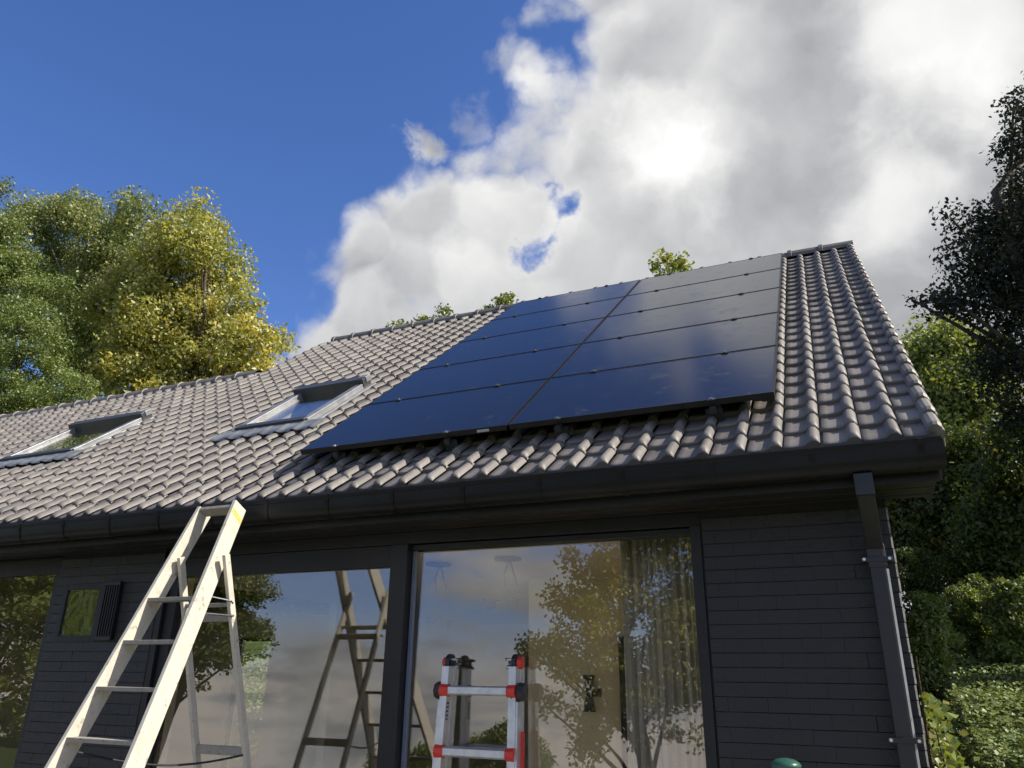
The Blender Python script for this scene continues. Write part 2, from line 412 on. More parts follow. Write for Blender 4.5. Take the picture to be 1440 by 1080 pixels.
# ------------------------------------------------------------------ house
P0 = Vector((-0.30070507, 4.46896297, 1.59736274 + E))     # lower right corner of the panel field (glass face)
PIT = 0.662370547
NR = Vector((0, -math.sin(PIT), math.cos(PIT))); UR = Vector((0, math.cos(PIT), math.sin(PIT))); XR = Vector((1, 0, 0))
H0 = -0.165
def RP(x, v, h=0.0):                          # point on the front roof slope: x, distance up the slope from P0, height over the tile pans
    q = P0 + UR*v + NR*(h + H0); q.x = x; return q
ROT = Matrix((XR, UR, NR)).transposed().to_4x4()
YW = 4.55                                     # face of the front wall
XV = 0.465                                    # right verge
V_E, V_R1, V_R2 = -0.535, 5.68, 4.04           # eave, main ridge, lower ridge of the wing
XG = -7.28                                    # left gable of the main part
XL = -16.5                                    # left end of the wing
XWALL = 0.20

house = empty('house', (-3.5, 6.0, 0))
tag(house, 'dark painted brick house with grey pantile roof and wide sliding windows', 'house')

# --- tiles
TW, GA, TL_ = 0.1909, 0.2185, 0.262
PROF = [(-0.006, -0.016), (0.009, -0.014), (0.014, -0.003), (0.050, -0.006), (0.095, -0.005), (0.122, 0.001), (0.130, 0.012), (0.140, 0.030), (0.158, 0.039), (0.176, 0.033), (0.189, 0.014), (0.1935, 0.003)]
def tile_geo(jit=0.0):
    v = []; f = []; k = len(PROF)
    def ring(y, lift, shrink, drop):
        for x, z in PROF:
            zz = z if z < 0.004 else 0.004 + (z - 0.004) * shrink
            v.append((x, y, zz + lift - drop))
    for x, zz in PROF: v.append((x, 0.001, -0.004))     # closed end of the nose
    ring(0.0, 0.030, 0.50, 0.004)
    ring(0.014, 0.030, 0.86, 0.0)
    ring(0.046, 0.028, 1.0, 0.0)
    ring(TL_, 0.004, 0.90, 0.0)
    for j in range(4):
        for i in range(k-1): f.append((j*k+i, j*k+i+1, (j+1)*k+i+1, (j+1)*k+i))
    return v, f
TV, TF = tile_geo()
def tile_mesh(tone):
    me = bpy.data.meshes.new('tile'); me.from_pydata(TV, [], TF); me.materials.append(MATS['tile'])
    me.polygons.foreach_set('use_smooth', [i >= len(PROF)-1 for i in range(len(TF))]); me.update()
    a = me.attributes.new('tone', 'FLOAT', 'FACE'); a.data.foreach_set('value', [tone]*len(TF))
    return me
TILES = [tile_mesh(t) for t in (0.05, 0.25, 0.4, 0.55, 0.7, 0.95)]
SKY = [(-5.36, -4.48, 1.14, 2.32), (-8.95, -7.70, 1.24, 2.38)]       # roof window outer frames: x0 x1 v0 v1

roof = empty('roof', RP(-3.5, 0), house)
tag(roof, 'weathered grey brown pantile roof')
def build_tiles():
    cand = []
    ncol = int((XV + 0.03 - XL) / TW)
    for c in range(ncol):
        xr = XV + 0.03 - c*TW; x0 = xr - 0.1945
        top = V_R1 if x0 > XG - 0.1 else V_R2
        n = int(round((top - V_E) / GA))
        for r in range(n):
            v = V_E + r*GA
            cx, cv = x0 + 0.1, v + 0.11
            if any(a - 0.02 < cx < b + 0.02 and p - 0.16 < cv < q + 0.02 for a, b, p, q in SKY): continue
            under = (-3.74 < cx < -0.42) and (0.10 < cv < 5.1)
            cand.append((x0, v, under))
    rng = random.Random(3)
    camp = Vector((0, 0, E))
    def size(t):
        p = RP(t[0] + 0.1, t[1] + 0.1); d = p - camp
        return (-d.normalized().dot(NR)) * -1 / d.length_squared if False else abs(d.normalized().dot(NR)) / d.length_squared
    vis = []
    for t in cand:
        p = RP(t[0] + 0.1, t[1]) - camp
        zc = p.dot(FW); px = 720 + 1080*p.dot(RX)/zc
        if not t[2] and px > -5: vis.append((size(t), t))
    vis.sort(reverse=True); single = set(t for _, t in vis[:298])
    V = []; F = []; T = []
    for t in cand:
        x0, v, under = t
        q = RP(x0 + rng.uniform(-.0025, .0025), v + rng.uniform(-.004, .004), rng.uniform(-.0015, .0025))
        rot = ROT @ Matrix.Rotation(rng.uniform(-.012, .012), 4, 'Z') @ Matrix.Rotation(rng.uniform(-.006, .006), 4, 'Y')
        Mx = Matrix.Translation(q) @ rot
        if t in single:
            o = bpy.data.objects.new('tile', rng.choice(TILES)); COL.objects.link(o)
            o.parent = roof; o.matrix_parent_inverse = Matrix.Translation(-WORLD[roof.name]); o.matrix_basis = Mx
        else:
            b = len(V); A = np.array(Mx)
            V.append(np.c_[np.array(TV), np.ones(len(TV))] @ A[:3].T)
            F.append(np.array(TF) + b*len(TV)); T += [rng.choice((0.05, 0.25, 0.4, 0.55, 0.7, 0.95))]*len(TF)
    V = np.concatenate(V); F = np.concatenate(F)
    me = bpy.data.meshes.new('tile_field'); me.from_pydata(V.tolist(), [], F.tolist()); me.materials.append(MATS['tile']); me.update()
    nn = len(PROF)-1
    me.polygons.foreach_set('use_smooth', np.tile(np.arange(4*nn) >= nn, len(F)//(4*nn)).tolist())
    a = me.attributes.new('tone', 'FLOAT', 'FACE'); a.data.foreach_set('value', T)
    o = bpy.data.objects.new('tile_field', me); COL.objects.link(o); adopt(o, roof); o['kind'] = 'stuff'
    o['label'] = 'further courses of grey brown pantiles'
build_tiles()

# --- verge tiles along the right gable: a capped roll with a hanging flap
def build_verge():
    x = XV - 0.012
    prof = [(-0.040, 0.010), (-0.030, 0.034), (-0.010, 0.046), (0.012, 0.044), (0.030, 0.026), (0.036, -0.01), (0.038, -0.085), (0.030, -0.085), (0.028, -0.01)]
    mb = MB()
    for y, lift in ((0.0, 0.030), (0.02, 0.036), (TL_, 0.006)):
        s = 0.9 if y == 0 else 1.0
        mb.v += [(px*s, y, (pz*s if pz > 0 else pz) + lift) for px, pz in prof]
    k = len(prof)
    for j in range(2):
        for i in range(k-1): mb.f.append((j*k+i+1, j*k+i, (j+1)*k+i, (j+1)*k+i+1))
    mb.f.append(tuple(range(k)))
    metas = []
    for t in (0.2, 0.5, 0.8):
        me = mb.mesh('verge_tile', 'tile'); a = me.attributes.new('tone', 'FLOAT', 'FACE'); a.data.foreach_set('value', [t]*len(me.polygons)); metas.append(me)
    rng = random.Random(5); n = int(round((V_R1 - V_E)/GA))
    for r in range(n):
        o = bpy.data.objects.new('verge_tile', rng.choice(metas)); COL.objects.link(o); o.parent = roof
        o.matrix_parent_inverse = Matrix.Translation(-WORLD[roof.name])
        o.matrix_basis = Matrix.Translation(RP(x + rng.uniform(-.003, .003), V_E + r*GA, 0.003)) @ ROT @ Matrix.Rotation(rng.uniform(-.01, .01), 4, 'Z')
build_verge()

# --- ridge tiles
def build_ridge():
    L = 0.36; mb = MB(); n = 9
    secs = [(0.0, 0.125), (0.045, 0.128), (0.05, 0.112), (L + 0.03, 0.104)]
    for x, r in secs:
        for k in range(n):
            a = math.pi * (-0.06 + 1.12*k/(n-1)); mb.v.append((x, r*math.cos(a), r*math.sin(a)*0.92 - 0.035))
    for j in range(len(secs)-1):
        for k in range(n-1): mb.f.append((j*n+k, (j+1)*n+k, (j+1)*n+k+1, j*n+k+1))
    mb.f.append(tuple(range(n)))
    metas = []
    for t in (0.05, 0.3, 0.6):
        me = mb.mesh('ridge_tile', 'tile'); a = me.attributes.new('tone', 'FLOAT', 'FACE'); a.data.foreach_set('value', [t]*len(me.polygons)); metas.append(me)
    rng = random.Random(9)
    for top, xa, xb in ((V_R1, XG - 0.02, XV), (V_R2, XL, XG - 0.08)):
        base = RP(0, top, 0.0); x = xb - L; i = 0
        while x > xa - 0.1:
            o = bpy.data.objects.new('ridge_tile', rng.choice(metas)); COL.objects.link(o); o.parent = roof
            o.matrix_parent_inverse = Matrix.Translation(-WORLD[roof.name])
            o.matrix_basis = Matrix.Translation((x, base.y + 0.02, base.z + 0.025 + rng.uniform(-.004, .004))) @ Matrix.Rotation(rng.uniform(-.012, .012), 4, 'Z')
            x -= L
build_ridge()

# --- roof deck, back slopes, barge board
def build_deck():
    mb = MB()
    def slab(x0, x1, v0, v1, h0=-0.16, h1=-0.02):
        c = [RP(x0, v0, h0), RP(x1, v0, h0), RP(x1, v1, h0), RP(x0, v1, h0), RP(x0, v0, h1), RP(x1, v0, h1), RP(x1, v1, h1), RP(x0, v1, h1)]
        mb.hexa(c)
    (a0, a1, p0, p1), (b0, b1, q0, q1) = SKY
    vE = V_E + 0.06
    slab(a1, XV - 0.04, vE, V_R1); slab(XG + 0.02, a0, vE, V_R1); slab(a0, a1, vE, p0 + 0.06); slab(a0, a1, p1 - 0.06, V_R1)
    slab(XL, b0, vE, V_R2); slab(b1, XG + 0.02, vE, V_R2); slab(b0, b1, vE, q0 + 0.06); slab(b0, b1, q1 - 0.06, V_R2)
    o = mb.build('roof_deck', 'soffit', roof)
    mb = MB()                                 # rear slopes, mirrored about each ridge
    for top, x0, x1 in ((V_R1, XG, XV - 0.02), (V_R2, XL, XG - 0.01)):
        r = RP(0, top, 0.0); e = RP(0, V_E, 0.0); yb = 2*r.y - e.y
        mb.hexa([(x0, r.y + .01, r.z - .16), (x1, r.y + .01, r.z - .16), (x1, yb, e.z - .16), (x0, yb, e.z - .16),
                 (x0, r.y + .01, r.z + .02), (x1, r.y + .01, r.z + .02), (x1, yb, e.z + .02), (x0, yb, e.z + .02)])
    mb.build('rear_slope', 'tile', roof)
    mb = MB()
    c = [RP(XV - 0.035, V_E + 0.03, -0.24), RP(XV - 0.002, V_E + 0.03, -0.24), RP(XV - 0.002, V_R1, -0.24), RP(XV - 0.035, V_R1, -0.24),
         RP(XV - 0.035, V_E + 0.03, -0.03), RP(XV - 0.002, V_E + 0.03, -0.03), RP(XV - 0.002, V_R1, -0.03), RP(XV - 0.035, V_R1, -0.03)]
    mb.hexa(c).build('barge_board', 'frame', roof)
build_deck()

# --- roof windows
def roof_window(x0, x1, v0, v1):
    t = empty('skylight', RP((x0+x1)/2, v0), house)
    def rbox(name, mat, xa, xb, va, vb, ha, hb, par=t, bev=0.004):
        m = MB().hexa([RP(xa, va, ha), RP(xb, va, ha), RP(xb, vb, ha), RP(xa, vb, ha), RP(xa, va, hb), RP(xb, va, hb), RP(xb, vb, hb), RP(xa, vb, hb)])
        return m.build(name, mat, par, bevel=bev)
    fw = 0.085
    rbox('side_cover', 'flashing', x0, x0 + fw, v0 + 0.02, v1 - 0.05, -0.05, 0.085)
    rbox('side_cover', 'flashing', x1 - fw, x1, v0 + 0.02, v1 - 0.05, -0.05, 0.085)
    rbox('bottom_sash', 'hood', x0 + 0.03, x1 - 0.03, v0, v0 + 0.09, -0.03, 0.092)
    rbox('top_hood', 'hood', x0 - 0.01, x1 + 0.01, v1 - 0.13, v1 + 0.02, -0.04, 0.135)
    rbox('corner_cap', 'flashing', x1 - fw, x1 + 0.02, v1 - 0.07, v1 + 0.03, 0.08, 0.142)
    pn = rbox('pane', 'glass', x0 + fw - 0.004, x1 - fw + 0.004, v0 + 0.088, v1 - 0.125, 0.040, 0.052, bev=0)
    # soakers beside the frame
    for xa, xb in ((x0 - 0.07, x0 + 0.002), (x1 - 0.002, x1 + 0.07)):
        rbox('soaker', 'flashing', xa, xb, v0 - 0.02, v1 + 0.02, 0.020, 0.040)
    # pleated lead apron dressed over the tiles below
    m = MB(); nx = 64; xa, xb = x0 - 0.10, x1 + 0.22
    for i in range(nx+1):
        x = xa + (xb - xa)*i/nx
        ph = ((x - XV - 0.03) / TW) % 1.0
        h = 0.050 + (0.026*math.exp(-((ph - 0.83)/0.13)**2) + 0.026*math.exp(-((ph + 0.17)/0.13)**2))
        lo = v0 - 0.205 + 0.012*math.sin(ph*2*math.pi)
        m.v += [tuple(RP(x, lo, h - 0.006)), tuple(RP(x, lo, h)), tuple(RP(x, v0 - 0.09, 0.062 + 0.4*(h - 0.05))), tuple(RP(x, v0 + 0.01, 0.070))]
    for i in range(nx):
        b = i*4
        for k in range(3): m.f.append((b+k, b+4+k, b+5+k, b+1+k))
    m.build('lead_apron', 'lead', t, smooth=True)
    # white lining of the opening
    m = MB()
    for xa, xb, va, vb in ((x0 + 0.05, x0 + 0.07, v0 + 0.06, v1 - 0.06), (x1 - 0.07, x1 - 0.05, v0 + 0.06, v1 - 0.06), (x0 + 0.05, x1 - 0.05, v0 + 0.055, v0 + 0.07), (x0 + 0.05, x1 - 0.05, v1 - 0.07, v1 - 0.055)):
        m.hexa([RP(xa, va, -0.4), RP(xb, va, -0.4), RP(xb, vb, -0.4), RP(xa, vb, -0.4), RP(xa, va, 0.03), RP(xb, va, 0.03), RP(xb, vb, 0.03), RP(xa, vb, 0.03)])
    m.build('lining', 'ceiling_paint', t)
    return t
s1 = roof_window(*SKY[0]); s1['label'] = 'roof window beside the solar panels mirroring pale sky'
s2 = roof_window(*SKY[1]); s2['label'] = 'roof window in the lower wing showing green'

# --- gutter, brackets, fascia, soffit planks
def build_eaves():
    z = E
    prof = [(4.098, 1.105+z), (4.094, 1.00+z), (4.075, 0.966+z), (4.045, 0.948+z), (4.010, 0.944+z), (3.975, 0.952+z), (3.952, 0.974+z), (3.943, 1.005+z), (3.940, 1.060+z),
            (3.932, 1.066+z), (3.928, 1.076+z), (3.932, 1.087+z), (3.942, 1.090+z), (3.949, 1.082+z), (3.949, 1.010+z), (3.957, 0.982+z), (3.978, 0.960+z), (4.010, 0.952+z), (4.042, 0.956+z), (4.068, 0.972+z), (4.086, 1.004+z), (4.090, 1.105+z)]
    prof = [(y + 0.06, zz + 0.018) for y, zz in prof]
    m = MB().sweep(prof, XL, XV - 0.012)
    gut = m.build('gutter', 'gutter', house, smooth=True)
    gut.modifiers.new('e', 'EDGE_SPLIT').split_angle = math.radians(50)
    outer = prof[:10]
    cap = MB(); cap.v = [(XV - 0.012, y, zz) for y, zz in outer] + [(XV - 0.004, y, zz) for y, zz in outer]
    k = len(outer); cap.f = [tuple(range(k))[::-1], tuple(range(k, 2*k))] + [(i, i+1, k+i+1, k+i) for i in range(k-1)]
    cap.build('end_cap', 'gutter', gut)
    # bracket straps
    off = [(y + (-0.004 if y < 4.06 else 0.0), zz - (0.004 if zz < 1.0+z else 0)) for y, zz in prof[2:13]]
    me = MB().sweep(off, -0.014, 0.014).mesh('bracket', 'gutter', True)
    x = -0.127 + 0.49
    while x > XL:
        o = bpy.data.objects.new('bracket', me); COL.objects.link(o); o.parent = gut; o.location = (x, 0, 0); x -= 0.49
    MB().box(XL, XV - 0.03, 4.164, 4.190, 0.93 + z, 1.110 + z).build('fascia', 'frame', house)
    sof = empty('soffit', (-3.5, 4.3, 0.95 + z), house)
    n = 5; w = (YW + 0.06 - 4.194) / n
    for i in range(n):
        y0 = 4.194 + i*w
        MB().box(XL, XV - 0.04, y0 + 0.004, y0 + w - 0.004, 0.944 + z + 0.003*(i % 2), 0.964 + z).build('plank', 'soffit', sof, bevel=0.003)
    MB().box(XL, XV - 0.04, 4.19, YW + 0.1, 0.970 + z, 0.985 + z).build('backing_board', 'frame', sof)
build_eaves()

# --- downpipe
def build_pipe():
    z = E; t = empty('downpipe', (0.1, YW, 0), house)
    xc, hx, hy = 0.107, 0.040, 0.030
    MB().box(0.050, 0.136, 4.025, 4.105, 0.858 + z, 0.966 + z).build('outlet', 'pipe', t, bevel=0.004)
    top = Vector((0.093, 4.012, 0.88 + z)); kn = Vector((0.107, 4.455, 0.70 + z))
    m = MB(); a = top; b = Vector((xc, 4.46, 0.735 + z)); c = Vector((xc, 4.46, 0.0))
    sec = lambda p, d: [p + Vector((-hx, -d[0], -d[1])), p + Vector((hx, -d[0], -d[1])), p + Vector((hx, d[0], d[1])), p + Vector((-hx, d[0], d[1]))]
    m.hexa(sec(Vector((xc, 4.455, 0.66 + z)), (0.030, 0.006)) + sec(Vector((0.093, 4.065, 0.875 + z)), (0.030, 0.004)))
    m.build('offset_bend', 'pipe', t, bevel=0.004)
    MB().box(xc - hx - 0.006, xc + hx + 0.006, 4.421, 4.493, 0.560 + z, 0.690 + z).build('socket', 'pipe', t, bevel=0.014)
    MB().box(xc - hx, xc + hx, 4.428, 4.488, 0.0, 0.60 + z).build('pipe_shaft', 'pipe', t, bevel=0.010)
    sm = MB(); ring = lambda zz: [(xc + hx - 0.006, 4.430, zz), (xc + hx + 0.009, 4.444, zz), (xc + hx + 0.009, 4.452, zz), (xc + hx - 0.006, 4.452, zz)]
    sm.hexa(ring(0.02) + ring(0.557 + z)).build('edge_highlight', 'flashing', t)  # pale strip added to imitate the sunlit line down the pipe's edge
    for zz in (0.605, -0.243):
        c = MB().box(xc - hx - 0.035, xc + hx + 0.035, 4.416, 4.498, zz - 0.013 + z, zz + 0.013 + z)
        c.box(xc - 0.012, xc + 0.012, 4.498, YW, zz - 0.01 + z, zz + 0.01 + z)
        cl = c.build('clip', 'pipe', t, bevel=0.003)
        for sx in (-1, 1): MB().tube([(xc + sx*(hx + 0.02), 4.405, zz + z), (xc + sx*(hx + 0.02), 4.422, zz + z)], 0.008, 8).build('bolt', 'steel', cl)
build_pipe()

# --- walls
def build_walls():
    z = E; top = 0.975 + z
    yi = YW + 0.26
    def wall(name, boxes, mat='mortar'):
        m = MB()
        for b in boxes: m.box(*b)
        return m.build(name, mat, house)
    fr = wall('front_wall', [(-0.80, XWALL - 0.008, YW + 0.0045, yi, 0, top)])
    fm = wall('front_wall', [(-5.60, -5.00, YW + 0.0045, yi, 0, top), (-6.18, -6.08, YW + 0.0045, yi, 0, top), (-6.08, -5.60, YW + 0.0045, yi, 0, 0.24 + z), (-6.08, -5.60, YW + 0.0045, yi, 0.70 + z, top)])
    wall('front_wall', [(XL, -9.40, YW, yi, 0, top)], 'brick')
    wall('lintel', [(-9.40, -6.18, YW + 0.05, yi, 0.93 + z, top), (-5.0, -0.80, YW + 0.06, yi, 0.945 + z, top)], 'frame')
    # gable and rear walls
    r1 = RP(0, V_R1, -0.2); r2 = RP(0, V_R2, -0.2)
    yb1 = 2*r1.y - YW; yb2 = 2*r2.y - YW
    def gable(x0, x1, r, yb, name):
        m = MB(); pts = [(YW + 0.01, 0), (yb, 0), (yb, top + 0.02), (r.y, r.z - 0.03), (YW + 0.01, top + 0.02)]
        m.v = [(x0, y, zz) for y, zz in pts] + [(x1, y, zz) for y, zz in pts]
        m.f = [(0,1,2,3,4), (9,8,7,6,5)] + [(i, (i+1) % 5, (i+1) % 5 + 5, i+5)[::-1] for i in range(5)]
        m.build(name, 'brick', house)
    gx0, gx1 = -0.06, XWALL - 0.010; w0, w1, wz0, wz1 = 5.05, 7.3, 0.25, 2.40; yA = YW + 0.012
    wall('gable_wall', [(gx0, gx1, yA, w0, 0, top), (gx0, gx1, w1, yb1, 0, top), (gx0, gx1, w0, w1, 0, wz0), (gx0, gx1, w0, w1, wz1, top)], 'brick')
    m = MB(); pts = [(yA, top + 0.001), (yb1, top + 0.001), (r1.y, r1.z - 0.03)]
    m.v = [(gx0, y, zz) for y, zz in pts] + [(gx1, y, zz) for y, zz in pts]; m.f = [(0,2,1), (3,4,5), (0,1,4,3), (1,2,5,4), (2,0,3,5)]
    m.build('gable_wall', 'brick', house)
    gw = empty('added_gable_window', (0.07, 6.1, wz0), house)  # unseen window, added so that sun brightens the room
    for b in ((w0, w0 + .06, wz0, wz1), (w1 - .06, w1, wz0, wz1), (w0 + .06, w1 - .06, wz0, wz0 + .06), (w0 + .06, w1 - .06, wz1 - .06, wz1)):
        MB().box(0.06, 0.12, b[0], b[1], b[2], b[3]).build('window_frame', 'frame', gw)
    MB().box(0.086, 0.094, w0 + .06, w1 - .06, wz0 + .06, wz1 - .06).build('pane', 'glass', gw)
    gable(XL, XL + 0.25, r2, yb2, 'gable_wall')
    mg = MB()                                  # main part's left gable above the wing roof
    e1 = RP(0, V_R1, -0.18); e2 = RP(0, V_R2, 0.05)
    mg.v = [(XG + 0.05, y, zz) for y, zz in ((e2.y - 0.6, e2.z - 0.6), (yb1, 2.6), (yb1, top), (e1.y, e1.z - 0.04))] + [(XG + 0.25, y, zz) for y, zz in ((e2.y - 0.6, e2.z - 0.6), (yb1, 2.6), (yb1, top), (e1.y, e1.z - 0.04))]
    mg.f = [(0,1,2,3)[::-1], (4,5,6,7)] + [(i, (i+1) % 4, (i+1) % 4 + 4, i+4) for i in range(4)]
    mg.build('gable_wall', 'brick', house)
    wall('rear_wall', [(-3.2, XWALL - 0.02, yb1 - 0.3, yb1 - 0.02, 0, top), (XG, -3.2, yb1 - 0.3, yb1 - 0.02, 0, top)], 'brick')
    # rear wall of the wing, with the window one looks through
    ya, yc = yb2 - 0.28, yb2
    wx0, wx1 = at(317, 1000, ya).x - 0.02, at(366, 1000, ya).x + 0.05
    wall('rear_wall', [(XL + .25, wx0, ya, yc, 0, top), (wx1, XG, ya, yc, 0, top), (wx0, wx1, ya, yc, 0.62 + z, top)], 'cream')
    rw = empty('rear_window', ((wx0+wx1)/2, ya, 0), house)
    m = MB().box(wx0, wx0 + 0.05, ya + .1, ya + .16, 0, 0.62 + z).box(wx1 - 0.05, wx1, ya + .1, ya + .16, 0, 0.62 + z).box(wx0 + .05, wx1 - .05, ya + .1, ya + .16, 0.57 + z, 0.62 + z)
    m.build('window_frame', 'frame', rw); MB().box(wx0 + .05, wx1 - .05, ya + .12, ya + .132, 0, 0.57 + z).build('pane', 'glass', rw)
    # interior
    wall('interior_wall', [(-3.1, -0.08, 7.5, 7.62, 0, top), (-3.1, -2.98, 7.62, yb1 - .3, 0, top)], 'cream')
    wall('interior_wall', [(-12.3, -12.15, yi, ya, 0, 5)], 'cream')
    wall('interior_lining', [(-0.10, -0.064, yi, w0, 0, top), (-0.10, -0.064, w1, 7.5, 0, top), (-0.10, -0.064, w0, w1, 0, wz0), (-0.10, -0.064, w0, w1, wz1, top), (-6.7, -3.1, yb1 - .34, yb1 - .302, 0, top), (-5.0, -0.8, yi + 0.002, yi + 0.03, 0.95 + z, top - 0.01)], 'cream')
    wall('interior_wall', [(-6.82, -6.70, 9.2, yb1 - .3, 0, top)], 'cream')
    wall('interior_ceiling', [(-6.7, -0.07, yi - .05, yb1 - .3, 0.955 + z, 1.0 + z)], 'ceiling_paint')
    wall('floor_boards', [(-16, -0.07, yi - 0.1, yb1 - .3, -0.02, 0.012)], 'oak')
    wall('interior_wall', [(-5.70, -5.62, yi, 5.5, 0, top)], 'cream')
    return fr, fm
FRONT, FRONT_M = build_walls()

def build_bricks():
    z = E; H, J, JH = 0.070, 0.0042, 0.0009; rng = random.Random(11)
    metas = {}
    def mesh_for(L, var, corner=False):
        key = (round(L, 3), var, corner)
        if key not in metas:
            r = random.Random(hash(key) & 0xffff); m = MB(); j = lambda s=0.0025: r.uniform(-s, s)
            d = 0.105; p = []
            for zz in (0, H):
                p += [(j(), j(), zz + j()), (L + j(), j(), zz + j()), (L + j(), d, zz + j()), (j(), d, zz + j())]
            c = 0.009 if corner else 0.0008
            m.v = []
            for zz in (0, H): m.v += [(j(.0006), j(.0012), zz + j(.001)), (L - c, j(.0012), zz + j(.001)), (L, c, zz + j(.001)), (L, d, zz), (0, d, zz)]
            m.f = [(4,3,2,1,0), (5,6,7,8,9)] + [(i, (i+1) % 5, (i+1) % 5 + 5, i+5) for i in range(5)]
            metas[key] = m.mesh('brick', 'brick')
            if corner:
                metas[key].materials.append(MATS['lit_edge']); metas[key].polygons[3].material_index = 1
        return metas[key]
    def run(wall, x0, x1, zlo, zhi, quoin=False, skip=None):
        n = 0; c = 0; zz = zlo
        while zz + H < zhi:
            x = x1; first = True
            while x > x0 + 0.02:
                L = 0.205
                if first and c % 2: L = 0.098
                xa = max(x0, x - L); first = False
                if x - xa < 0.03: break
                if skip is None or not (xa < skip[1] and x > skip[0] and zz + H > skip[2] and zz < skip[3]):
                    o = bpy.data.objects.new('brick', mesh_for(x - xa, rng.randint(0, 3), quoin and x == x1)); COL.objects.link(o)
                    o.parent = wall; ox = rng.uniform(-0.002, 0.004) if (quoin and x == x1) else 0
                    o.location = (xa + ox, YW + rng.uniform(-.0012, .0012), zz); n += 1
                x = xa - JH
            zz += H + J; c += 1
        return n
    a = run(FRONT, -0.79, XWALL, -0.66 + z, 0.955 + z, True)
    p = H + J; z0 = -0.944 + z; k1 = int((0.24 + 0.03 + z - z0)/p); k2 = int((0.70 + z - z0)/p)
    b = run(FRONT_M, -6.175, -5.0, z0, z0 + k1*p + 0.001) + run(FRONT_M, -6.175, -5.0, z0 + k2*p, 0.955 + z)
    b += run(FRONT_M, -6.175, -6.082, z0 + k1*p, z0 + k2*p) + run(FRONT_M, -5.598, -5.0, z0 + k1*p, z0 + k2*p)
    print('bricks', a, b)
build_bricks()

# --- front windows
def build_windows():
    z = E
    w = empty('sliding_window', (-2.9, YW, 0), house); w['label'] = 'wide dark framed sliding window reflecting clouds'
    def fb(name, mat, b, par, bev=0.003): return MB().box(*b).build(name, mat, par, bevel=bev)
    def tilted(name, x0, x1, z0, z1, y, tilt=0.0157):   # leaf glass, leaning in a hair at the top
        m = MB(); th = 0.008; t0 = (z0 - z) * tilt; t1 = (z1 - z) * tilt
        m.hexa([(x0, y + t0, z0), (x1, y + t0, z0), (x1, y + t0 + th, z0), (x0, y + t0 + th, z0), (x0, y + t1, z1), (x1, y + t1, z1), (x1, y + t1 + th, z1), (x0, y + t1 + th, z1)])
        return m.build(name, 'glass', w)
    y = YW
    fb('top_rail', 'frame', (-5.0, -0.80, y + 0.02, y + 0.16, 0.862 + z, 0.944 + z), w)
    fb('top_track', 'frame', (-2.77, -0.86, y + 0.045, y + 0.15, 0.822 + z, 0.856 + z), w)
    fb('side_jamb', 'frame', (-0.862, -0.802, y - 0.004, y + 0.16, 0, 0.86 + z), w)
    fb('side_jamb', 'frame', (-4.998, -4.94, y + 0.002, y + 0.16, 0, 0.86 + z), w)
    fb('mullion', 'frame', (-2.905, -2.775, y + 0.00, y + 0.15, 0.03, 0.860 + z), w)
    fb('glazing_bead', 'strip', (-2.773, -2.745, y + 0.072, y + 0.098, 0.06, 0.820 + z), w)
    fb('sash_rail', 'frame', (-4.94, -2.907, y + 0.03, y + 0.11, 0.718 + z, 0.860 + z), w)
    fb('sash_stile', 'frame', (-4.94, -4.84, y + 0.032, y + 0.112, 0.03, 0.716 + z), w)
    fb('sill', 'frame', (-5.0, -0.80, y - 0.03, y + 0.17, 0.0, 0.06), w)
    tilted('pane', -2.76, -0.862, 0.06, 0.823 + z, y + 0.095)
    tilted('pane', -4.84, -2.907, 0.06, 0.717 + z, y + 0.060)
    # small window with obscured glass
    s = empty('small_window', (-5.85, YW, 0.24 + z), house); s['label'] = 'small square window with rippled glass'
    x0, x1, z0, z1 = -6.08, -5.60, 0.24 + z, 0.70 + z
    for b in ((x0, x0 + .05, z0, z1), (x1 - .06, x1, z0, z1), (x0 + .05, x1 - .06, z0, z0 + .05), (x0 + .05, x1 - .06, z1 - .05, z1)):
        fb('window_frame', 'frame', (b[0], b[1], y - 0.004, y + 0.08, b[2], b[3]), s)
    fb('pane', 'obscured_glass', (x0 + .05, x1 - .06, y + 0.008, y + 0.018, z0 + .05, z1 - .05), s, 0)
    # left window of the wing
    l = empty('side_window', (-7.8, YW, 0), house); l['label'] = 'tall window reflecting dark trees left of the small window'
    fb('top_rail', 'frame', (-9.40, -6.18, y + 0.02, y + 0.14, 0.80 + z, 0.928 + z), l)
    for xa, xb in ((-6.245, -6.182), (-9.398, -9.33), (-7.86, -7.78)): fb('window_frame', 'frame', (xa, xb, y + 0.018, y + 0.142, 0.0, 0.798 + z), l)
    fb('pane', 'glass', (-7.78, -6.245, y + 0.06, y + 0.068, 0.02, 0.80 + z), l, 0); fb('pane', 'glass', (-9.33, -7.86, y + 0.06, y + 0.068, 0.02, 0.80 + z), l, 0)
build_windows()
# ribbed vent by the small window
def build_vent():
    z = E; t = empty('wall_vent', (-5.5, YW, 0.3 + z)); tag(t, 'dark ribbed vent box on the wall right of the small window', 'vent')
    MB().box(-5.565, -5.40, YW - 0.035, YW - 0.006, 0.25 + z, 0.70 + z).build('housing', 'black_frame', t, bevel=0.004)
    for i in range(6): MB().box(-5.552 + i*0.026, -5.542 + i*0.026, YW - 0.044, YW - 0.034, 0.28 + z, 0.67 + z).build('rib', 'frame', t)
build_vent()

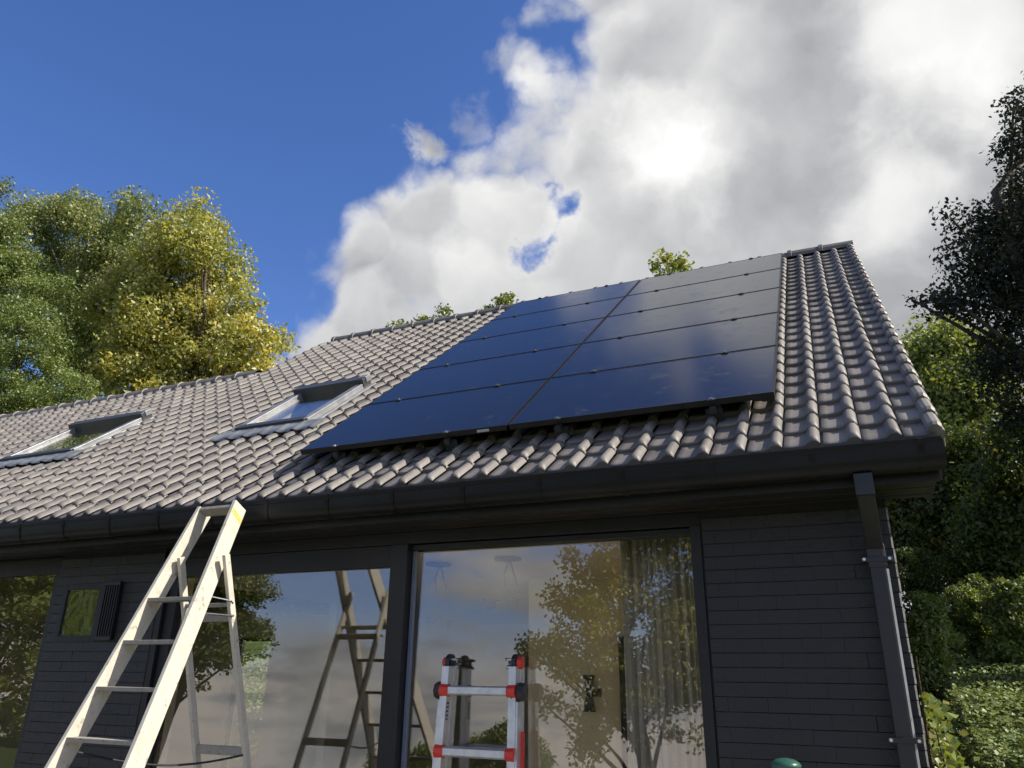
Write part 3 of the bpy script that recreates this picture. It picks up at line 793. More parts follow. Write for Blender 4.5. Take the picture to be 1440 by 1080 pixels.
# ------------------------------------------------------------------ things in the room
def build_room_things():
    z = E
    # curtain
    x0, x1 = at(880, 1000, 4.92).x, -0.86
    m = MB(); nx = 90; rng = random.Random(2); ph = [rng.uniform(0, 6.3) for _ in range(4)]
    zs = [0.03, 0.8, 1.6, 2.2, 2.54]
    for zz in zs:
        for i in range(nx+1):
            s = i/nx; x = x0 + (x1 - x0)*s
            k = 0.75 + 0.25*(zz/2.5)
            yy = 4.95 + 0.030*math.sin(2*math.pi*s*9 + ph[0] + 1.6*math.sin(2*math.pi*s*1.5 + ph[1]))*k + 0.016*math.sin(2*math.pi*s*19 + ph[2] + zz*0.35)
            m.v.append((x, yy, zz))
    W = nx+1
    for j in range(len(zs)-1):
        for i in range(nx): m.f.append((j*W+i, j*W+i+1, (j+1)*W+i+1, (j+1)*W+i))
    o = m.build('curtain', 'curtain', smooth=True); so = o.modifiers.new('t', 'SOLIDIFY'); so.thickness = 0.003
    tag(o, 'grey linen curtain drawn aside behind the sliding window', 'curtain')
    # hourglass wall sconce
    c = at(830, 974, 7.42); t = empty('wall_sconce', c); tag(t, 'black hourglass wall lamp on the cream wall inside', 'lamp')
    MB().lathe(c + Vector((0, -0.03, 0)), [(0.060, -0.165), (0.046, -0.10), (0.026, 0.0), (0.044, 0.09), (0.058, 0.155)], 18).build('shade', 'black_plastic', t)
    MB().box(c.x - 0.03, c.x + 0.085, c.y + 0.0, c.y + 0.078, c.z - 0.035, c.z + 0.035).build('wall_mount', 'black_plastic', t)
    # dark door inside
    d = empty('interior_door', (-1.75, 7.45, 0)); tag(d, 'dark inner door by the edge of the curtain', 'door')
    dx = at(873, 1000, 7.46).x
    MB().box(dx, dx + 0.82, 7.45, 7.496, 0.014, 2.0).build('door_leaf', 'interior_dark', d); MB().tube([(dx + 0.08, 7.40, 1.0), (dx + 0.2, 7.40, 1.0)], 0.01).build('door_handle', 'steel', d)
    # ceiling lamps
    for i, (px, py, wires) in enumerate(((617, 792, 1), (714, 784, 1), (690, 843, 0), (720, 842, 0), (603, 866, 0), (627, 874, 0))):
        r = ray(px, py); k = 0.952 / r.z; p = Vector((r.x*k, r.y*k, 0.952 + z))
        if wires:
            t = empty('ceiling_socket', p); tag(t, 'round ceiling rose with loose wires inside, the one %s the window mullion' % ('closer to' if i == 0 else 'farther from'), 'lamp', 'ceiling roses with loose wires')
            MB().lathe(p + Vector((0, 0, -0.02)), [(0.115, 0.0), (0.115, 0.012), (0.03, 0.018)], 18).build('rose', 'dark_steel', t)
            MB().tube([p + Vector((0.01, 0, -.02)), p + Vector((-0.03, 0, -.14)), p + Vector((-.01, 0, -.24))], 0.008, 6).build('wire', 'cord', t)
            MB().tube([p + Vector((0.02, 0, -.02)), p + Vector((0.06, 0, -.14)), p + Vector((.09, 0, -.23))], 0.008, 6).build('wire', 'cord', t)
        else:
            t = empty('ceiling_spot', p); tag(t, 'small dark ceiling spot hanging deep inside the room', 'lamp', 'small ceiling spots inside the room')
            MB().lathe(p + Vector((0, 0, -0.012)), [(0.12, 0.0), (0.12, 0.010)], 16).build('rose', 'dark_steel', t)
            MB().lathe(p + Vector((0, 0, -0.13)), [(0.07, 0.0), (0.07, 0.116)], 16).build('spot_body', 'dark_steel', t)
build_room_things()

# ------------------------------------------------------------------ solar panels
def build_panels():
    PW, PH, G = 1.70, 1.02, 0.02
    names_r = ['bottom row', 'second row from the gutter', 'middle row', 'second row from the ridge', 'top row']
    def rb(m, xa, xb, va, vb, ha, hb):
        return m.hexa([RP(xa, va, ha), RP(xb, va, ha), RP(xb, vb, ha), RP(xa, vb, ha), RP(xa, va, hb), RP(xb, va, hb), RP(xb, vb, hb), RP(xa, vb, hb)])
    rails = [(-3.40, -2.47), (-1.65, -0.66)]
    top = -H0
    for u in range(2):
        for r in range(5):
            x1 = P0.x - (1 - u)*(PW + G); x0 = x1 - PW; v0 = r*(PH + G); v1 = v0 + PH
            t = empty('solar_panel', RP(x0 + PW/2, v0, top - 0.04))
            tag(t, 'black solar panel in the %s, %s' % (names_r[r], 'column beside the skylight' if u == 0 else 'column nearer the gable'), 'solar panel', 'solar panels on the roof')
            f = 0.011; fr = MB()
            rb(fr, x0, x0 + f, v0, v1, top - 0.038, top); rb(fr, x1 - f, x1, v0, v1, top - 0.038, top)
            rb(fr, x0 + f, x1 - f, v0, v0 + f, top - 0.038, top); rb(fr, x0 + f, x1 - f, v1 - f, v1, top - 0.038, top)
            fr.build('frame', 'black_frame', t)
            rb(MB(), x0 + f, x1 - f, v0 + f, v1 - f, top - 0.034, top - 0.0015).build('glass', 'panel', t)
            for xr in rails[u]:
                rb(MB(), xr - 0.025, xr + 0.025, v1 - 0.012, v1 + 0.034 if r < 4 else v1 + 0.012, top + 0.001, top + 0.006).build('clamp', 'dark_steel', t)
                rb(MB(), xr - 0.008, xr + 0.008, v1 + 0.002, v1 + 0.018, top + 0.006, top + 0.013).build('bolt', 'steel', t)
                if r == 0:
                    rb(MB(), xr - 0.022, xr + 0.022, v0 - 0.026, v0 + 0.012, top + 0.001, top + 0.006).build('clamp', 'dark_steel', t)
                    rb(MB(), xr - 0.009, xr + 0.009, v0 - 0.020, v0 - 0.002, top + 0.006, top + 0.014).build('bolt', 'steel', t)
            if r == 0 and u == 0: rb(MB(), x1 - 0.22, x1 - 0.13, v0 - 0.002, v0 - 0.0005, top - 0.03, top - 0.012).build('rating_sticker', 'white_sticker', t)
    for i, xr in enumerate([a for p in rails for a in p]):
        t = empty('mounting_rail', RP(xr, 0, 0.05))
        tag(t, 'black mounting rail with roof hooks under the panels, %s' % ['nearest the skylight', 'second from the skylight', 'second from the gable', 'nearest the gable'][i], 'rail', 'mounting rails under the panels')
        rb(MB(), xr - 0.02, xr + 0.02, -0.035, 5.22, top - 0.080, top - 0.0395).build('rail', 'dark_steel', t)
        for v in (0.07, 1.3, 2.6, 3.9, 5.0):
            hk = MB(); rb(hk, xr - 0.045, xr - 0.012, v - 0.05, v + 0.02, 0.03, 0.060); rb(hk, xr - 0.05, xr + 0.05, v - 0.055, v - 0.047, -0.0, 0.10); rb(hk, xr + 0.012, xr + 0.045, v - 0.09, v - 0.05, 0.012, 0.02)
            hk.build('roof_hook', 'dark_steel', t)
build_panels()

# ------------------------------------------------------------------ wooden stepladder
def build_stepladder():
    z = E; k = 3.7/3.65
    t = empty('wooden_stepladder', (-3.72, 3.3, 0)); tag(t, 'weathered wooden stepladder with pale paint-speckled stiles under the gutter', 'ladder')
    dy, dz = 0.124*k, 0.246*k
    def tread(i):                              # front edge line of tread i
        return (-3.895 + 0.005*i)*k, (-3.537 + 0.044*i)*k, (3.463*k - dy*i), (0.431*k - dz*i + z)
    tv = Vector((0, dy, dz)).normalized(); nf = Vector((0, -dz, dy)).normalized()   # up the stile / out of the front
    # stiles
    iT = -(1.085 - 0.431*k)/dz; iB = (0.431*k + z)/dz
    D = 0.118
    for side in (0, 1):
        def pt(i, depth, dx):
            xl, xr, y, zz = tread(i); x = (xl - 0.028) if side == 0 else (xr + 0.002)
            p = Vector((x + dx, y, zz)) - nf*depth
            return p
        m = MB(); w = 0.028
        top_i = iT if side else iT + 0.10
        m.hexa([pt(iB, 0, 0), pt(iB, 0, w), pt(iB, D, w), pt(iB, D, 0), pt(top_i, 0, 0), pt(top_i, 0, w), pt(top_i, D, w), pt(top_i, D, 0)])
        st = m.build('stile', 'wood', t, bevel=0.004)
        if side:
            m = MB(); a, b = iT + 0.22, iT + 0.34
            m.hexa([pt(b, 0.004, w), pt(b, 0.004, w + .001), pt(b + 0.08, D*0.96, w + .001), pt(b + 0.08, D*0.96, w), pt(a, 0.004, w), pt(a, 0.004, w + .001), pt(a + 0.08, D*0.96, w + .001), pt(a + 0.08, D*0.96, w)])
            m.build('yellow_stain', 'yellow_stain', st)
    # treads, flat on
    for i in range(0, 9):
        xl, xr, y, zz = tread(i)
        if zz < 0.1: break
        MB().box(xl - 0.002, xr + 0.004, y + 0.006, y + 0.088, zz - 0.022, zz).build('tread', 'wood_dull', t, bevel=0.003)
    # head bar between the stile tops
    xl, xr, y, zz = tread(iT + 0.12)
    MB().hexa([Vector((xl, y, zz)) - nf*a + tv*b for a, b in ((0.004, -0.012), (0.0, 0))][:0] or
              [Vector((xl, y, zz)) - nf*0.004 - tv*0.024, Vector((xr + .004, y, zz)) - nf*0.004 - tv*0.024, Vector((xr + .004, y, zz)) - nf*0.080 - tv*0.024, Vector((xl, y, zz)) - nf*0.080 - tv*0.024,
               Vector((xl, y, zz)) - nf*0.004, Vector((xr + .004, y, zz)) - nf*0.004, Vector((xr + .004, y, zz)) - nf*0.080, Vector((xl, y, zz)) - nf*0.080]).build('head_bar', 'wood_dull', t, bevel=0.003)
    # rear legs
    def rear(zrel):                             # y of the rear frame at a height
        return 3.70 + 0.34*(0.66 - zrel)
    XLr = lambda zr: -3.915 - 0.012*(0.66 - zr); XRr = lambda zr: -3.545 + 0.012*(0.66 - zr)
    for fx in (XLr, XRr):
        a = Vector((fx(-z), rear(-z), 0)); b = Vector((fx(0.70), rear(0.70) + 0.0, 0.70 + z)); d = (b - a).normalized()
        MB().bar(a, b, (1, 0, 0), d.cross(Vector((1, 0, 0))), 0.013, 0.022).build('rear_leg', 'wood', t, bevel=0.003)
    for zr, h in ((0.41, 0.012), (0.335, 0.022), (-0.425, 0.026), (-1.1, 0.026)):
        MB().box(XLr(zr) + 0.013, XRr(zr) - 0.013, rear(zr) - 0.012, rear(zr) + 0.012, zr - h + z, zr + h + z).build('rear_bar', 'wood_dull', t, bevel=0.003)
    # tread-side bracket hooks and the slack cord between the frames
    xl, xr, y, zz = tread(0)
    MB().tube([(xr - 0.03, y + 0.05, zz + 0.02), (xr + 0.06, rear(0.42) - 0.02, 0.43 + z), (xr + 0.075, rear(0.42) - .015, 0.415 + z)], 0.006, 6).build('stay_hook', 'dark_steel', t)
    MB().tube([(xr - 0.06, y + 0.05, zz - 0.085), (xr + 0.07, rear(0.32) - 0.02, 0.345 + z)], 0.006, 6).build('stay_hook', 'dark_steel', t)
    xl, xr, y, zz = tread(3.25)
    A = Vector((xl + 0.15, y, zz)); B = Vector((XRr(-0.45), rear(-0.45), -0.44 + z)); pts = []
    for i in range(13):
        s = i/12; p = A.lerp(B, s); p.z -= 0.06*math.sin(math.pi*s); pts.append(p)
    MB().tube(pts, 0.006, 6).build('slack_cord', 'cord', t)
build_stepladder()

# ------------------------------------------------------------------ aluminium hinge ladder
def build_alu():
    z = E; t = empty('aluminium_ladder', (-2.19, 4.4, 0)); tag(t, 'aluminium folding ladder with red rung collars before the right window pane', 'ladder')
    Y1, z1 = 4.515, -0.063
    sp = 0.338                                    # folded flat and leant on the window frame
    XLn, XRn = -2.412, -1.962                    # stile centres
    def fy(zr): return Y1 + (zr - z1)*0.07
    def by(zr): return fy(zr) + 0.072
    for fn, nm in ((fy, 'front'), (by, 'rear')):
        for sx, x in ((-1, XLn), (1, XRn)):
            flare = lambda zr: sx*0.02*(0.1 - zr)
            m = MB(); a, b = -z + 0.004, 0.078
            hx = 0.024
            P = lambda zr, dx, dyy: Vector((x + flare(zr) + dx, fn(zr) + dyy, zr + z))
            m.hexa([P(a, -hx, -.035), P(a, hx, -.035), P(a, hx, .035), P(a, -hx, .035), P(b, -hx, -.035), P(b, hx, -.035), P(b, hx, .035), P(b, -hx, .035)])
            st = m.build('stile', 'aluminium', t, bevel=0.004)
            if nm == 'front':                    # raised outer channel lip
                m = MB(); m.hexa([P(a, hx*sx, -.026), P(a, (hx + .012)*sx, -.026), P(a, (hx + .012)*sx, .030), P(a, hx*sx, .030), P(-.12, hx*sx, -.026), P(-.12, (hx + .012)*sx, -.026), P(-.12, (hx + .012)*sx, .030), P(-.12, hx*sx, .030)])
                m.build('outer_stile', 'aluminium', st)
                if sx < 0:
                    MB().hexa([P(-.23, hx, -.022), P(-.23, hx + .001, -.022), P(-.23, hx + .001, .004), P(-.23, hx, .004), P(-.13, hx, -.022), P(-.13, hx + .001, -.022), P(-.13, hx + .001, .004), P(-.13, hx, .004)]).build('sticker', 'black_plastic', st)
                    for i in range(4):
                        q = -.222 + i*0.023
                        MB().hexa([P(q, hx + .001, -.017), P(q, hx + .0016, -.017), P(q, hx + .0016, -.002), P(q, hx + .001, -.002), P(q + .012, hx + .001, -.017), P(q + .012, hx + .0016, -.017), P(q + .012, hx + .0016, -.002), P(q + .012, hx + .001, -.002)]).build('sticker_print', 'white_sticker', st)
                else:
                    MB().hexa([P(-.26, hx + .0125, -.02), P(-.26, hx + .0135, -.02), P(-.26, hx + .0135, .022), P(-.26, hx + .0125, .022), P(-.21, hx + .0125, -.02), P(-.21, hx + .0135, -.02), P(-.21, hx + .0135, .022), P(-.21, hx + .0125, .022)]).build('sticker', 'white_sticker', st)
                    MB().tube([P(-.098, -.003, -.0355), P(-.098, -.003, -.038)], 0.004, 8).build('rivet_hole', 'black_plastic', st)
                    MB().hexa([P(-z, hx + .012, .03), P(-z, hx + .030, .03), P(-z, hx + .030, .045), P(-z, hx + .012, .045), P(-.28, hx + .012, .03), P(-.28, hx + .030, .03), P(-.28, hx + .030, .045), P(-.28, hx + .012, .045)]).build('red_strip', 'red_plastic', st)
        zr = z1
        while zr > -z + 0.1:
            y = fn(zr)
            xa, xb = XLn - 0.02*(0.1 - zr), XRn + 0.02*(0.1 - zr)
            m = MB(); yc = y - 0.012
            prof = [(yc - .034, zr - .016), (yc - .026, zr - .027), (yc + .030, zr - .027), (yc + .034, zr + .014), (yc - .012, zr + .028), (yc - .032, zr + .020)]
            m.v = [(xa + 0.015, q[0], q[1] + z) for q in prof] + [(xb - 0.015, q[0], q[1] + z) for q in prof]
            n = len(prof); m.f = [tuple(range(n)), tuple(range(n, 2*n))[::-1]] + [((i+1) % n, i, i+n, (i+1) % n + n) for i in range(n)]
            m.build('rung', 'aluminium', t, bevel=0.002)
            if nm == 'front':
                for xx, s in ((xa, 1), (xb, -1)):
                    m = MB(); m.tube([(xx - 0.024*s, yc - 0.006, zr + z), (xx + 0.032*s, yc - 0.006, zr + z)], [0.042, 0.038], 10)
                    m.build('collar', 'red_plastic', t, bevel=0.003)
            zr -= sp
    # hinges
    for sx, x in ((-1, XLn), (1, XRn)):
        c = Vector((x, (fy(0.1) + by(0.1))/2 - 0.01, 0.098 + z))
        h = empty('hinge', c, t)
        MB().tube([c + Vector((-0.014*sx, 0, 0)), c + Vector((0.014*sx, 0, 0))], 0.052, 20).build('hinge_plate', 'black_plastic', h, bevel=0.003)
        MB().tube([c + Vector((-0.020*sx, 0, 0)), c + Vector((-0.016*sx, 0, 0))], 0.030, 16).build('hinge_disc', 'dark_steel', h)
        MB().tube([c + Vector((0.015*sx, 0, 0)), c + Vector((0.044*sx, 0, 0))], [0.040, 0.032], 14).build('knob', 'red_plastic', h, bevel=0.004)
        m = MB(); m.bar(c + Vector((0, -0.01, -0.02)), c + Vector((0, fy(0.04) - c.y + 0.012, -0.088)), (1, 0, 0), (0, 1, 0), 0.021, 0.016); m.build('hinge_strap', 'black_plastic', h)
        for dyy, dzz in ((-0.020, 0.018), (0.018, 0.02), (-0.008, -0.024), (0.020, -0.010)):
            MB().tube([c + Vector((-0.014*sx, dyy, dzz)), c + Vector((-0.062*sx, dyy, dzz))], 0.007, 8).build('hinge_pin', 'steel', h)
        MB().tube([c + Vector((-0.056*sx, -0.026, 0.02)), c + Vector((-0.056*sx, 0.026, 0.022)), c + Vector((-0.056*sx, 0.024, -0.014)), c + Vector((-0.056*sx, -0.012, -0.028))], 0.009, 8).build('lock_handle', 'dark_steel', h)
        # black locking knobs at the first rung
        k = Vector((x + sx*0.045, fy(z1) + 0.008, z1 + z - 0.002))
        MB().tube([k + Vector((-0.014*sx, 0, 0)), k + Vector((0.030*sx, 0, 0))], [0.056, 0.050], 8).build('locking_knob', 'black_plastic', t, bevel=0.005)
build_alu()

# ------------------------------------------------------------------ green domed post
def build_post():
    p = at(1104, 1066, 4.12); t = empty('garden_lamp', (p.x, p.y, 0)); tag(t, 'dark green garden post lamp with domed cap before the brick wall', 'lamp')
    MB().lathe((p.x, p.y, 0), [(0.06, 0.0), (0.06, 0.03), (0.026, 0.04), (0.024, p.z - 0.10)], 16).build('post', 'green_paint', t, smooth=False)
    MB().lathe((p.x, p.y, p.z), [(0.045, -0.10), (0.060, -0.05), (0.068, -0.034), (0.069, -0.028), (0.060, -0.016), (0.040, -0.005), (0.015, 0.0)], 24).build('cap', 'green_paint', t, smooth=True)
build_post()

# ------------------------------------------------------------------ vegetation
def leaf_mesh(name, C, size, mat, rng, tone, hue, aspect=0.62, flat=0.0, normal=None):
    """C: (n,3) leaf centres; rhombic folded leaves"""
    n = len(C)
    d = rng.normal(size=(n, 3)); 
    if normal is not None: d = d - (d*normal).sum(1)[:, None]*normal*flat
    d /= np.linalg.norm(d, axis=1)[:, None] + 1e-9
    w = rng.normal(size=(n, 3))
    if normal is not None: w = np.cross(normal*flat + w*(1-flat), d)
    w -= (w*d).sum(1)[:, None]*d; w /= np.linalg.norm(w, axis=1)[:, None] + 1e-9
    nn = np.cross(d, w)
    L = (size*rng.uniform(0.65, 1.3, n))[:, None]
    a = C - d*L*0.5; b = C + w*L*aspect*0.5 + nn*L*0.10 - d*L*0.06; c = C + d*L*0.5; e = C - w*L*aspect*0.5 + nn*L*0.10 - d*L*0.06
    V = np.stack([a, b, c, e], 1).reshape(-1, 3)
    me = bpy.data.meshes.new(name)
    me.vertices.add(4*n); me.vertices.foreach_set('co', V.astype(np.float32).ravel())
    idx = np.arange(n)[:, None]*4
    loops = np.concatenate([idx, idx+1, idx+2, idx, idx+2, idx+3], 1).ravel()
    me.loops.add(6*n); me.loops.foreach_set('vertex_index', loops.astype(np.int32))
    me.polygons.add(2*n); me.polygons.foreach_set('loop_start', (np.arange(2*n)*3).astype(np.int32))
    at_ = me.attributes.new('leaf', 'FLOAT_COLOR', 'FACE')
    col = np.stack([tone, hue, rng.random(n), np.ones(n)], 1).repeat(2, 0)
    me.update(); me.validate()
    me.attributes['leaf'].data.foreach_set('color', col.astype(np.float32).ravel())
    me.materials.append(MATS[mat])
    return me
def crown_points(lobes, nclump, per, rc, rng, shell=2.4, squash=0.8, yellow=None):
    """clump centres spread through lobes (centre, radius), leaves spread round every clump"""
    vol = np.array([r**2.2 for _, r in lobes]); vol /= vol.sum()
    cl = []; src = []
    for (c, r), f in zip(lobes, vol):
        k = max(3, int(nclump*f)); u = rng.normal(size=(k, 3)); u /= np.linalg.norm(u, axis=1)[:, None]
        rad = rng.random(k)**(1/shell) * r * rng.uniform(0.85, 1.12, k)
        cl.append(np.array(c) + u*rad[:, None]); src += [np.array(c)]*k
    cl = np.concatenate(cl); src = np.array(src)
    k = len(cl)
    rr = rc*rng.uniform(0.55, 1.45, k)
    cnt = np.maximum(3, (per*(rr/rc)**2).astype(int))
    own = np.repeat(np.arange(k), cnt)
    g = rng.normal(size=(len(own), 3)); g /= np.linalg.norm(g, axis=1)[:, None]
    g *= (rng.random(len(own))**0.5)[:, None]
    g[:, 2] *= squash
    L = cl[own] + g*rr[own][:, None]
    ct = rng.random(k); 
    tone = np.clip(0.55*ct[own] + 0.45*rng.random(len(own)), 0, 1)
    ch = rng.random(k) if yellow is None else np.clip(yellow(cl) + rng.normal(size=k)*0.22, 0, 1)
    hue = np.clip(0.6*ch[own] + 0.4*rng.random(len(own)), 0, 1)
    return L, tone, hue, cl, src
def tree(name, label, lobes, base, nclump, per, rc, leaf, mat, seed, bark='bark', group=None, trunk_r=0.22, twigs=0.35, yellow=None, cat='tree', shell=2.4, squash=0.8):
    rng = np.random.default_rng(seed)
    lobes = [(Vector(c), r) for c, r in lobes]
    L, tone, hue, cl, src = crown_points([(tuple(c), r) for c, r in lobes], nclump, per, rc, rng, shell, squash, yellow)
    base = Vector((base[0], base[1], gz(base[0], base[1]) - 0.15))
    t = empty(name, base); tag(t, label, cat, group)
    o = bpy.data.objects.new('crown', leaf_mesh('crown', L, leaf, mat, rng, tone, hue)); COL.objects.link(o); adopt(o, t)
    # trunk with limbs running into each lobe and twigs to the clumps
    m = MB(); top = max(lobes, key=lambda q: q[0].z)[0]
    H = top.z - base.z; cx = sum((c for c, r in lobes), Vector()) / len(lobes)
    axis = [base + (Vector((cx.x, cx.y, base.z)) - base)*min(1, s*1.5) + Vector((rng.normal()*0.05*H*s*0.3, rng.normal()*0.05*H*s*0.3, H*s)) for s in (0, .12, .28, .45, .62, .8)]
    axis.append(top)
    m.tube(axis, [trunk_r*(1 - s*0.95)*(1.35 if s == 0 else 1) for s in (0, .12, .28, .45, .62, .8, 1)], 8)
    for c, r in lobes:
        s = max(0.08, min(0.75, (c.z - base.z)/H - 0.22)); i = min(5, max(0, int(s*6))); a = axis[i].lerp(axis[i+1], min(1, max(0, s*6 - i)))
        mid = a.lerp(c, 0.55) + Vector((rng.normal()*0.1*r, rng.normal()*0.1*r, 0.12*r))
        rr = max(0.02, trunk_r*0.32*(1 - s*0.6)); m.tube([a, mid, c], [rr, rr*0.6, rr*0.25], 6)
    pick = rng.random(len(cl)) < twigs
    for p, q in zip(cl[pick], src[pick]):
        p, q = Vector(p), Vector(q); mid = q.lerp(p, 0.5) + Vector((0, 0, -0.04*(p-q).length)); w = max(0.006, trunk_r*0.05)
        m.tube([q, mid, p], [w, w*0.7, w*0.3], 4, cap=False)
    m.build('trunk', bark, t, smooth=True)
    return t
def PL(px, py, Y, rpx):                         # a crown lobe seen at a photo pixel, at world depth Y
    p = at(px, py, Y); depth = (p - Vector((0, 0, E))).dot(FW)
    return (p, rpx/1080.0*depth)

def build_trees():
    # --- left: poplars and a soft-leaved tree beyond the wing
    Y = 17.5
    B = [(268, 335, 44), (235, 385, 58), (300, 395, 46), (210, 455, 62), (285, 465, 62), (335, 475, 40), (250, 535, 62), (322, 532, 46), (362, 512, 26), (378, 492, 15), (180, 520, 50), (272, 300, 20), (315, 355, 20), (165, 430, 42), (300, 590, 60), (220, 600, 60), (300, 330, 14), (285, 315, 16), (240, 330, 22), (342, 430, 18), (330, 400, 20), (352, 450, 14), (388, 480, 9), (372, 470, 10)]
    yb = at(290, 480, Y)
    yl = lambda c: np.clip(0.50 + 0.045*(c[:, 0] - yb.x) - 0.05*(c[:, 2] - yb.z), 0.1, 0.95)
    tree('poplar_tree', 'yellowing poplar with golden leaves rising behind the lower ridge', [PL(a, b, Y + ((i*37) % 5 - 2)*0.5, r) for i, (a, b, r) in enumerate(B)], (at(250, 600, Y).x, Y), 620, 95, 0.55, 0.150, 'leaf_yellow', 1, 'bark', 'trees beyond the wing roof', 0.20, 0.3, yl)
    Y = 20
    A = [(60, 320, 44), (105, 305, 34), (150, 335, 48), (90, 385, 60), (150, 420, 60), (195, 312, 34), (40, 300, 24), (185, 290, 16), (130, 290, 16), (200, 370, 46), (120, 480, 70), (180, 470, 60)]
    tree('poplar_tree', 'green poplar with silvery small leaves left of the yellow one', [PL(a, b, Y + ((i*31) % 5 - 2)*0.5, r) for i, (a, b, r) in enumerate(A)], (at(120, 600, Y).x, Y), 460, 110, 0.66, 0.150, 'leaf_poplar', 2, 'bark_pale', 'trees beyond the wing roof', 0.3, 0.3)
    Y = 14.5
    C = [(30, 470, 60), (92, 500, 42), (60, 555, 50), (8, 390, 40), (100, 555, 38), (-5, 560, 60), (-40, 480, 70), (60, 420, 40), (30, 600, 60), (115, 590, 30), (-30, 380, 50)]
    tree('leafy_tree', 'soft feathery green tree rising behind the lower ridge', [PL(a, b, Y + ((i*29) % 5 - 2)*0.4, r) for i, (a, b, r) in enumerate(C)], (at(30, 620, Y).x, Y), 620, 120, 0.38, 0.085, 'leaf_soft', 3, 'bark', 'trees beyond the wing roof', 0.22, 0.4, squash=0.55)
    Y = 16
    D = [(2, 330, 34), (20, 370, 36), (-30, 300, 50), (0, 262, 14), (30, 420, 36), (-40, 380, 60)]
    tree('leafy_tree', 'light green tree leaning in beside the poplars', [PL(a, b, Y + ((i*29) % 5 - 2)*0.4, r) for i, (a, b, r) in enumerate(D)], (at(-40, 600, Y).x, Y), 260, 110, 0.42, 0.10, 'leaf_mid', 4, 'bark', 'trees beyond the wing roof', 0.25, 0.4)
    # --- tips over the main ridge
    for i, (lob, Y, lab) in enumerate((([(560, 462, 12), (600, 452, 16), (625, 440, 10), (585, 480, 25), (620, 475, 25)], 21, 'low green treetop peeping over the ridge beside the sky'),
                             ([(708, 424, 9), (690, 445, 12), (712, 436, 8), (700, 470, 25)], 20, 'small sprig of a treetop where the ridge meets the panels'),
                             ([(938, 360, 10), (925, 372, 9), (950, 378, 12), (962, 380, 7), (940, 400, 22), (950, 430, 30)], 20, 'slender treetop showing above the solar panels'))):
        tree('treetop', lab, [PL(a, b, Y, r) for a, b, r in lob], (at(lob[-1][0], 500, Y).x, Y), 70, 60, 0.30, 0.13, 'leaf_poplar' if i < 2 else 'leaf_lime', 20 + i, 'bark', 'treetops above the ridge', 0.14, 0.5)
    # --- right: dark tree hanging in from the side
    Y = 11
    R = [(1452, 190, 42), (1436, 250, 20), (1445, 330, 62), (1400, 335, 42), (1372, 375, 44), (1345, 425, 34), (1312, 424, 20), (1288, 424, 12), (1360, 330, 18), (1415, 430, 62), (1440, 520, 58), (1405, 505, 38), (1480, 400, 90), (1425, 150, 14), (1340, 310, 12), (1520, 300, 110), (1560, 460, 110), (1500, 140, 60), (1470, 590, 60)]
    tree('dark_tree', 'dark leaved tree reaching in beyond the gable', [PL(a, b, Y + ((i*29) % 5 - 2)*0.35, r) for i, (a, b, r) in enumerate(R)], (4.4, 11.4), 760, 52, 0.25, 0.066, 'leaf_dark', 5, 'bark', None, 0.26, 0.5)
    # --- right background
    Y = 19
    tree('leafy_tree', 'bright green tree behind the gable roof edge', [PL(a, b, Y, r) for a, b, r in ((1290, 500, 34), (1330, 480, 30), (1345, 540, 48), (1300, 560, 40), (1390, 560, 44), (1330, 610, 44), (1430, 590, 44), (1280, 620, 40), (1385, 500, 30))], (at(1350, 800, Y).x, Y), 380, 80, 0.42, 0.11, 'leaf_lime', 6, 'bark', 'trees behind the right gable', 0.22, 0.3)
    Y = 15
    tree('evergreen_tree', 'dark evergreen below the bright tree beside the gable', [PL(a, b, Y, r) for a, b, r in ((1275, 690, 40), (1310, 650, 40), (1340, 700, 50), (1290, 750, 50), (1350, 770, 50), (1395, 640, 46), (1260, 740, 30))], (at(1300, 950, Y).x, Y), 420, 80, 0.30, 0.085, 'leaf_evergreen', 7, 'bark', 'trees behind the right gable', 0.2, 0.3)
    Y = 13.5
    tree('evergreen_tree', 'dense dark evergreen under the dark leaved tree', [PL(a, b, Y, r) for a, b, r in ((1420, 680, 50), (1400, 740, 50), (1450, 760, 60), (1410, 810, 50), (1470, 680, 60), (1440, 620, 40), (1500, 760, 60))], (at(1430, 950, Y).x, Y), 420, 80, 0.28, 0.08, 'leaf_evergreen', 8, 'bark', 'trees behind the right gable', 0.2, 0.3)
    # --- shrubs on the bank
    for i, (lob, Y, lab, mat) in enumerate((([(1300, 872, 30), (1312, 895, 26), (1290, 898, 24), (1305, 925, 26), (1290, 940, 24)], 10.8, 'round clipped bush beside the house corner', 'leaf_mid'),
                                        ([(1365, 848, 34), (1345, 862, 26), (1388, 860, 30), (1365, 885, 30), (1350, 910, 28), (1385, 910, 28)], 12.2, 'loose green shrub right of the round bush', 'leaf_mid'),
                                        ([(1425, 838, 32), (1440, 862, 34), (1412, 872, 30), (1455, 890, 34), (1425, 915, 30)], 11.6, 'shrub with pale shoots at the top of the ivy', 'leaf_mid'),
                                        ([(1280, 805, 34), (1320, 795, 34), (1360, 800, 34), (1300, 835, 30), (1260, 800, 30), (1268, 850, 30), (1330, 850, 34), (1255, 880, 26)], 13.6, 'dark shrub behind the round bush', 'leaf_evergreen'))):
        p = at(lob[-1][0], 930, Y)
        tree('shrub', lab, [PL(a, b, Y, r) for a, b, r in lob], (p.x, Y), 170, 90, 0.11, 0.050, mat, 30 + i, 'bark', 'shrubs on the bank', 0.04, 0.4, cat='shrub')
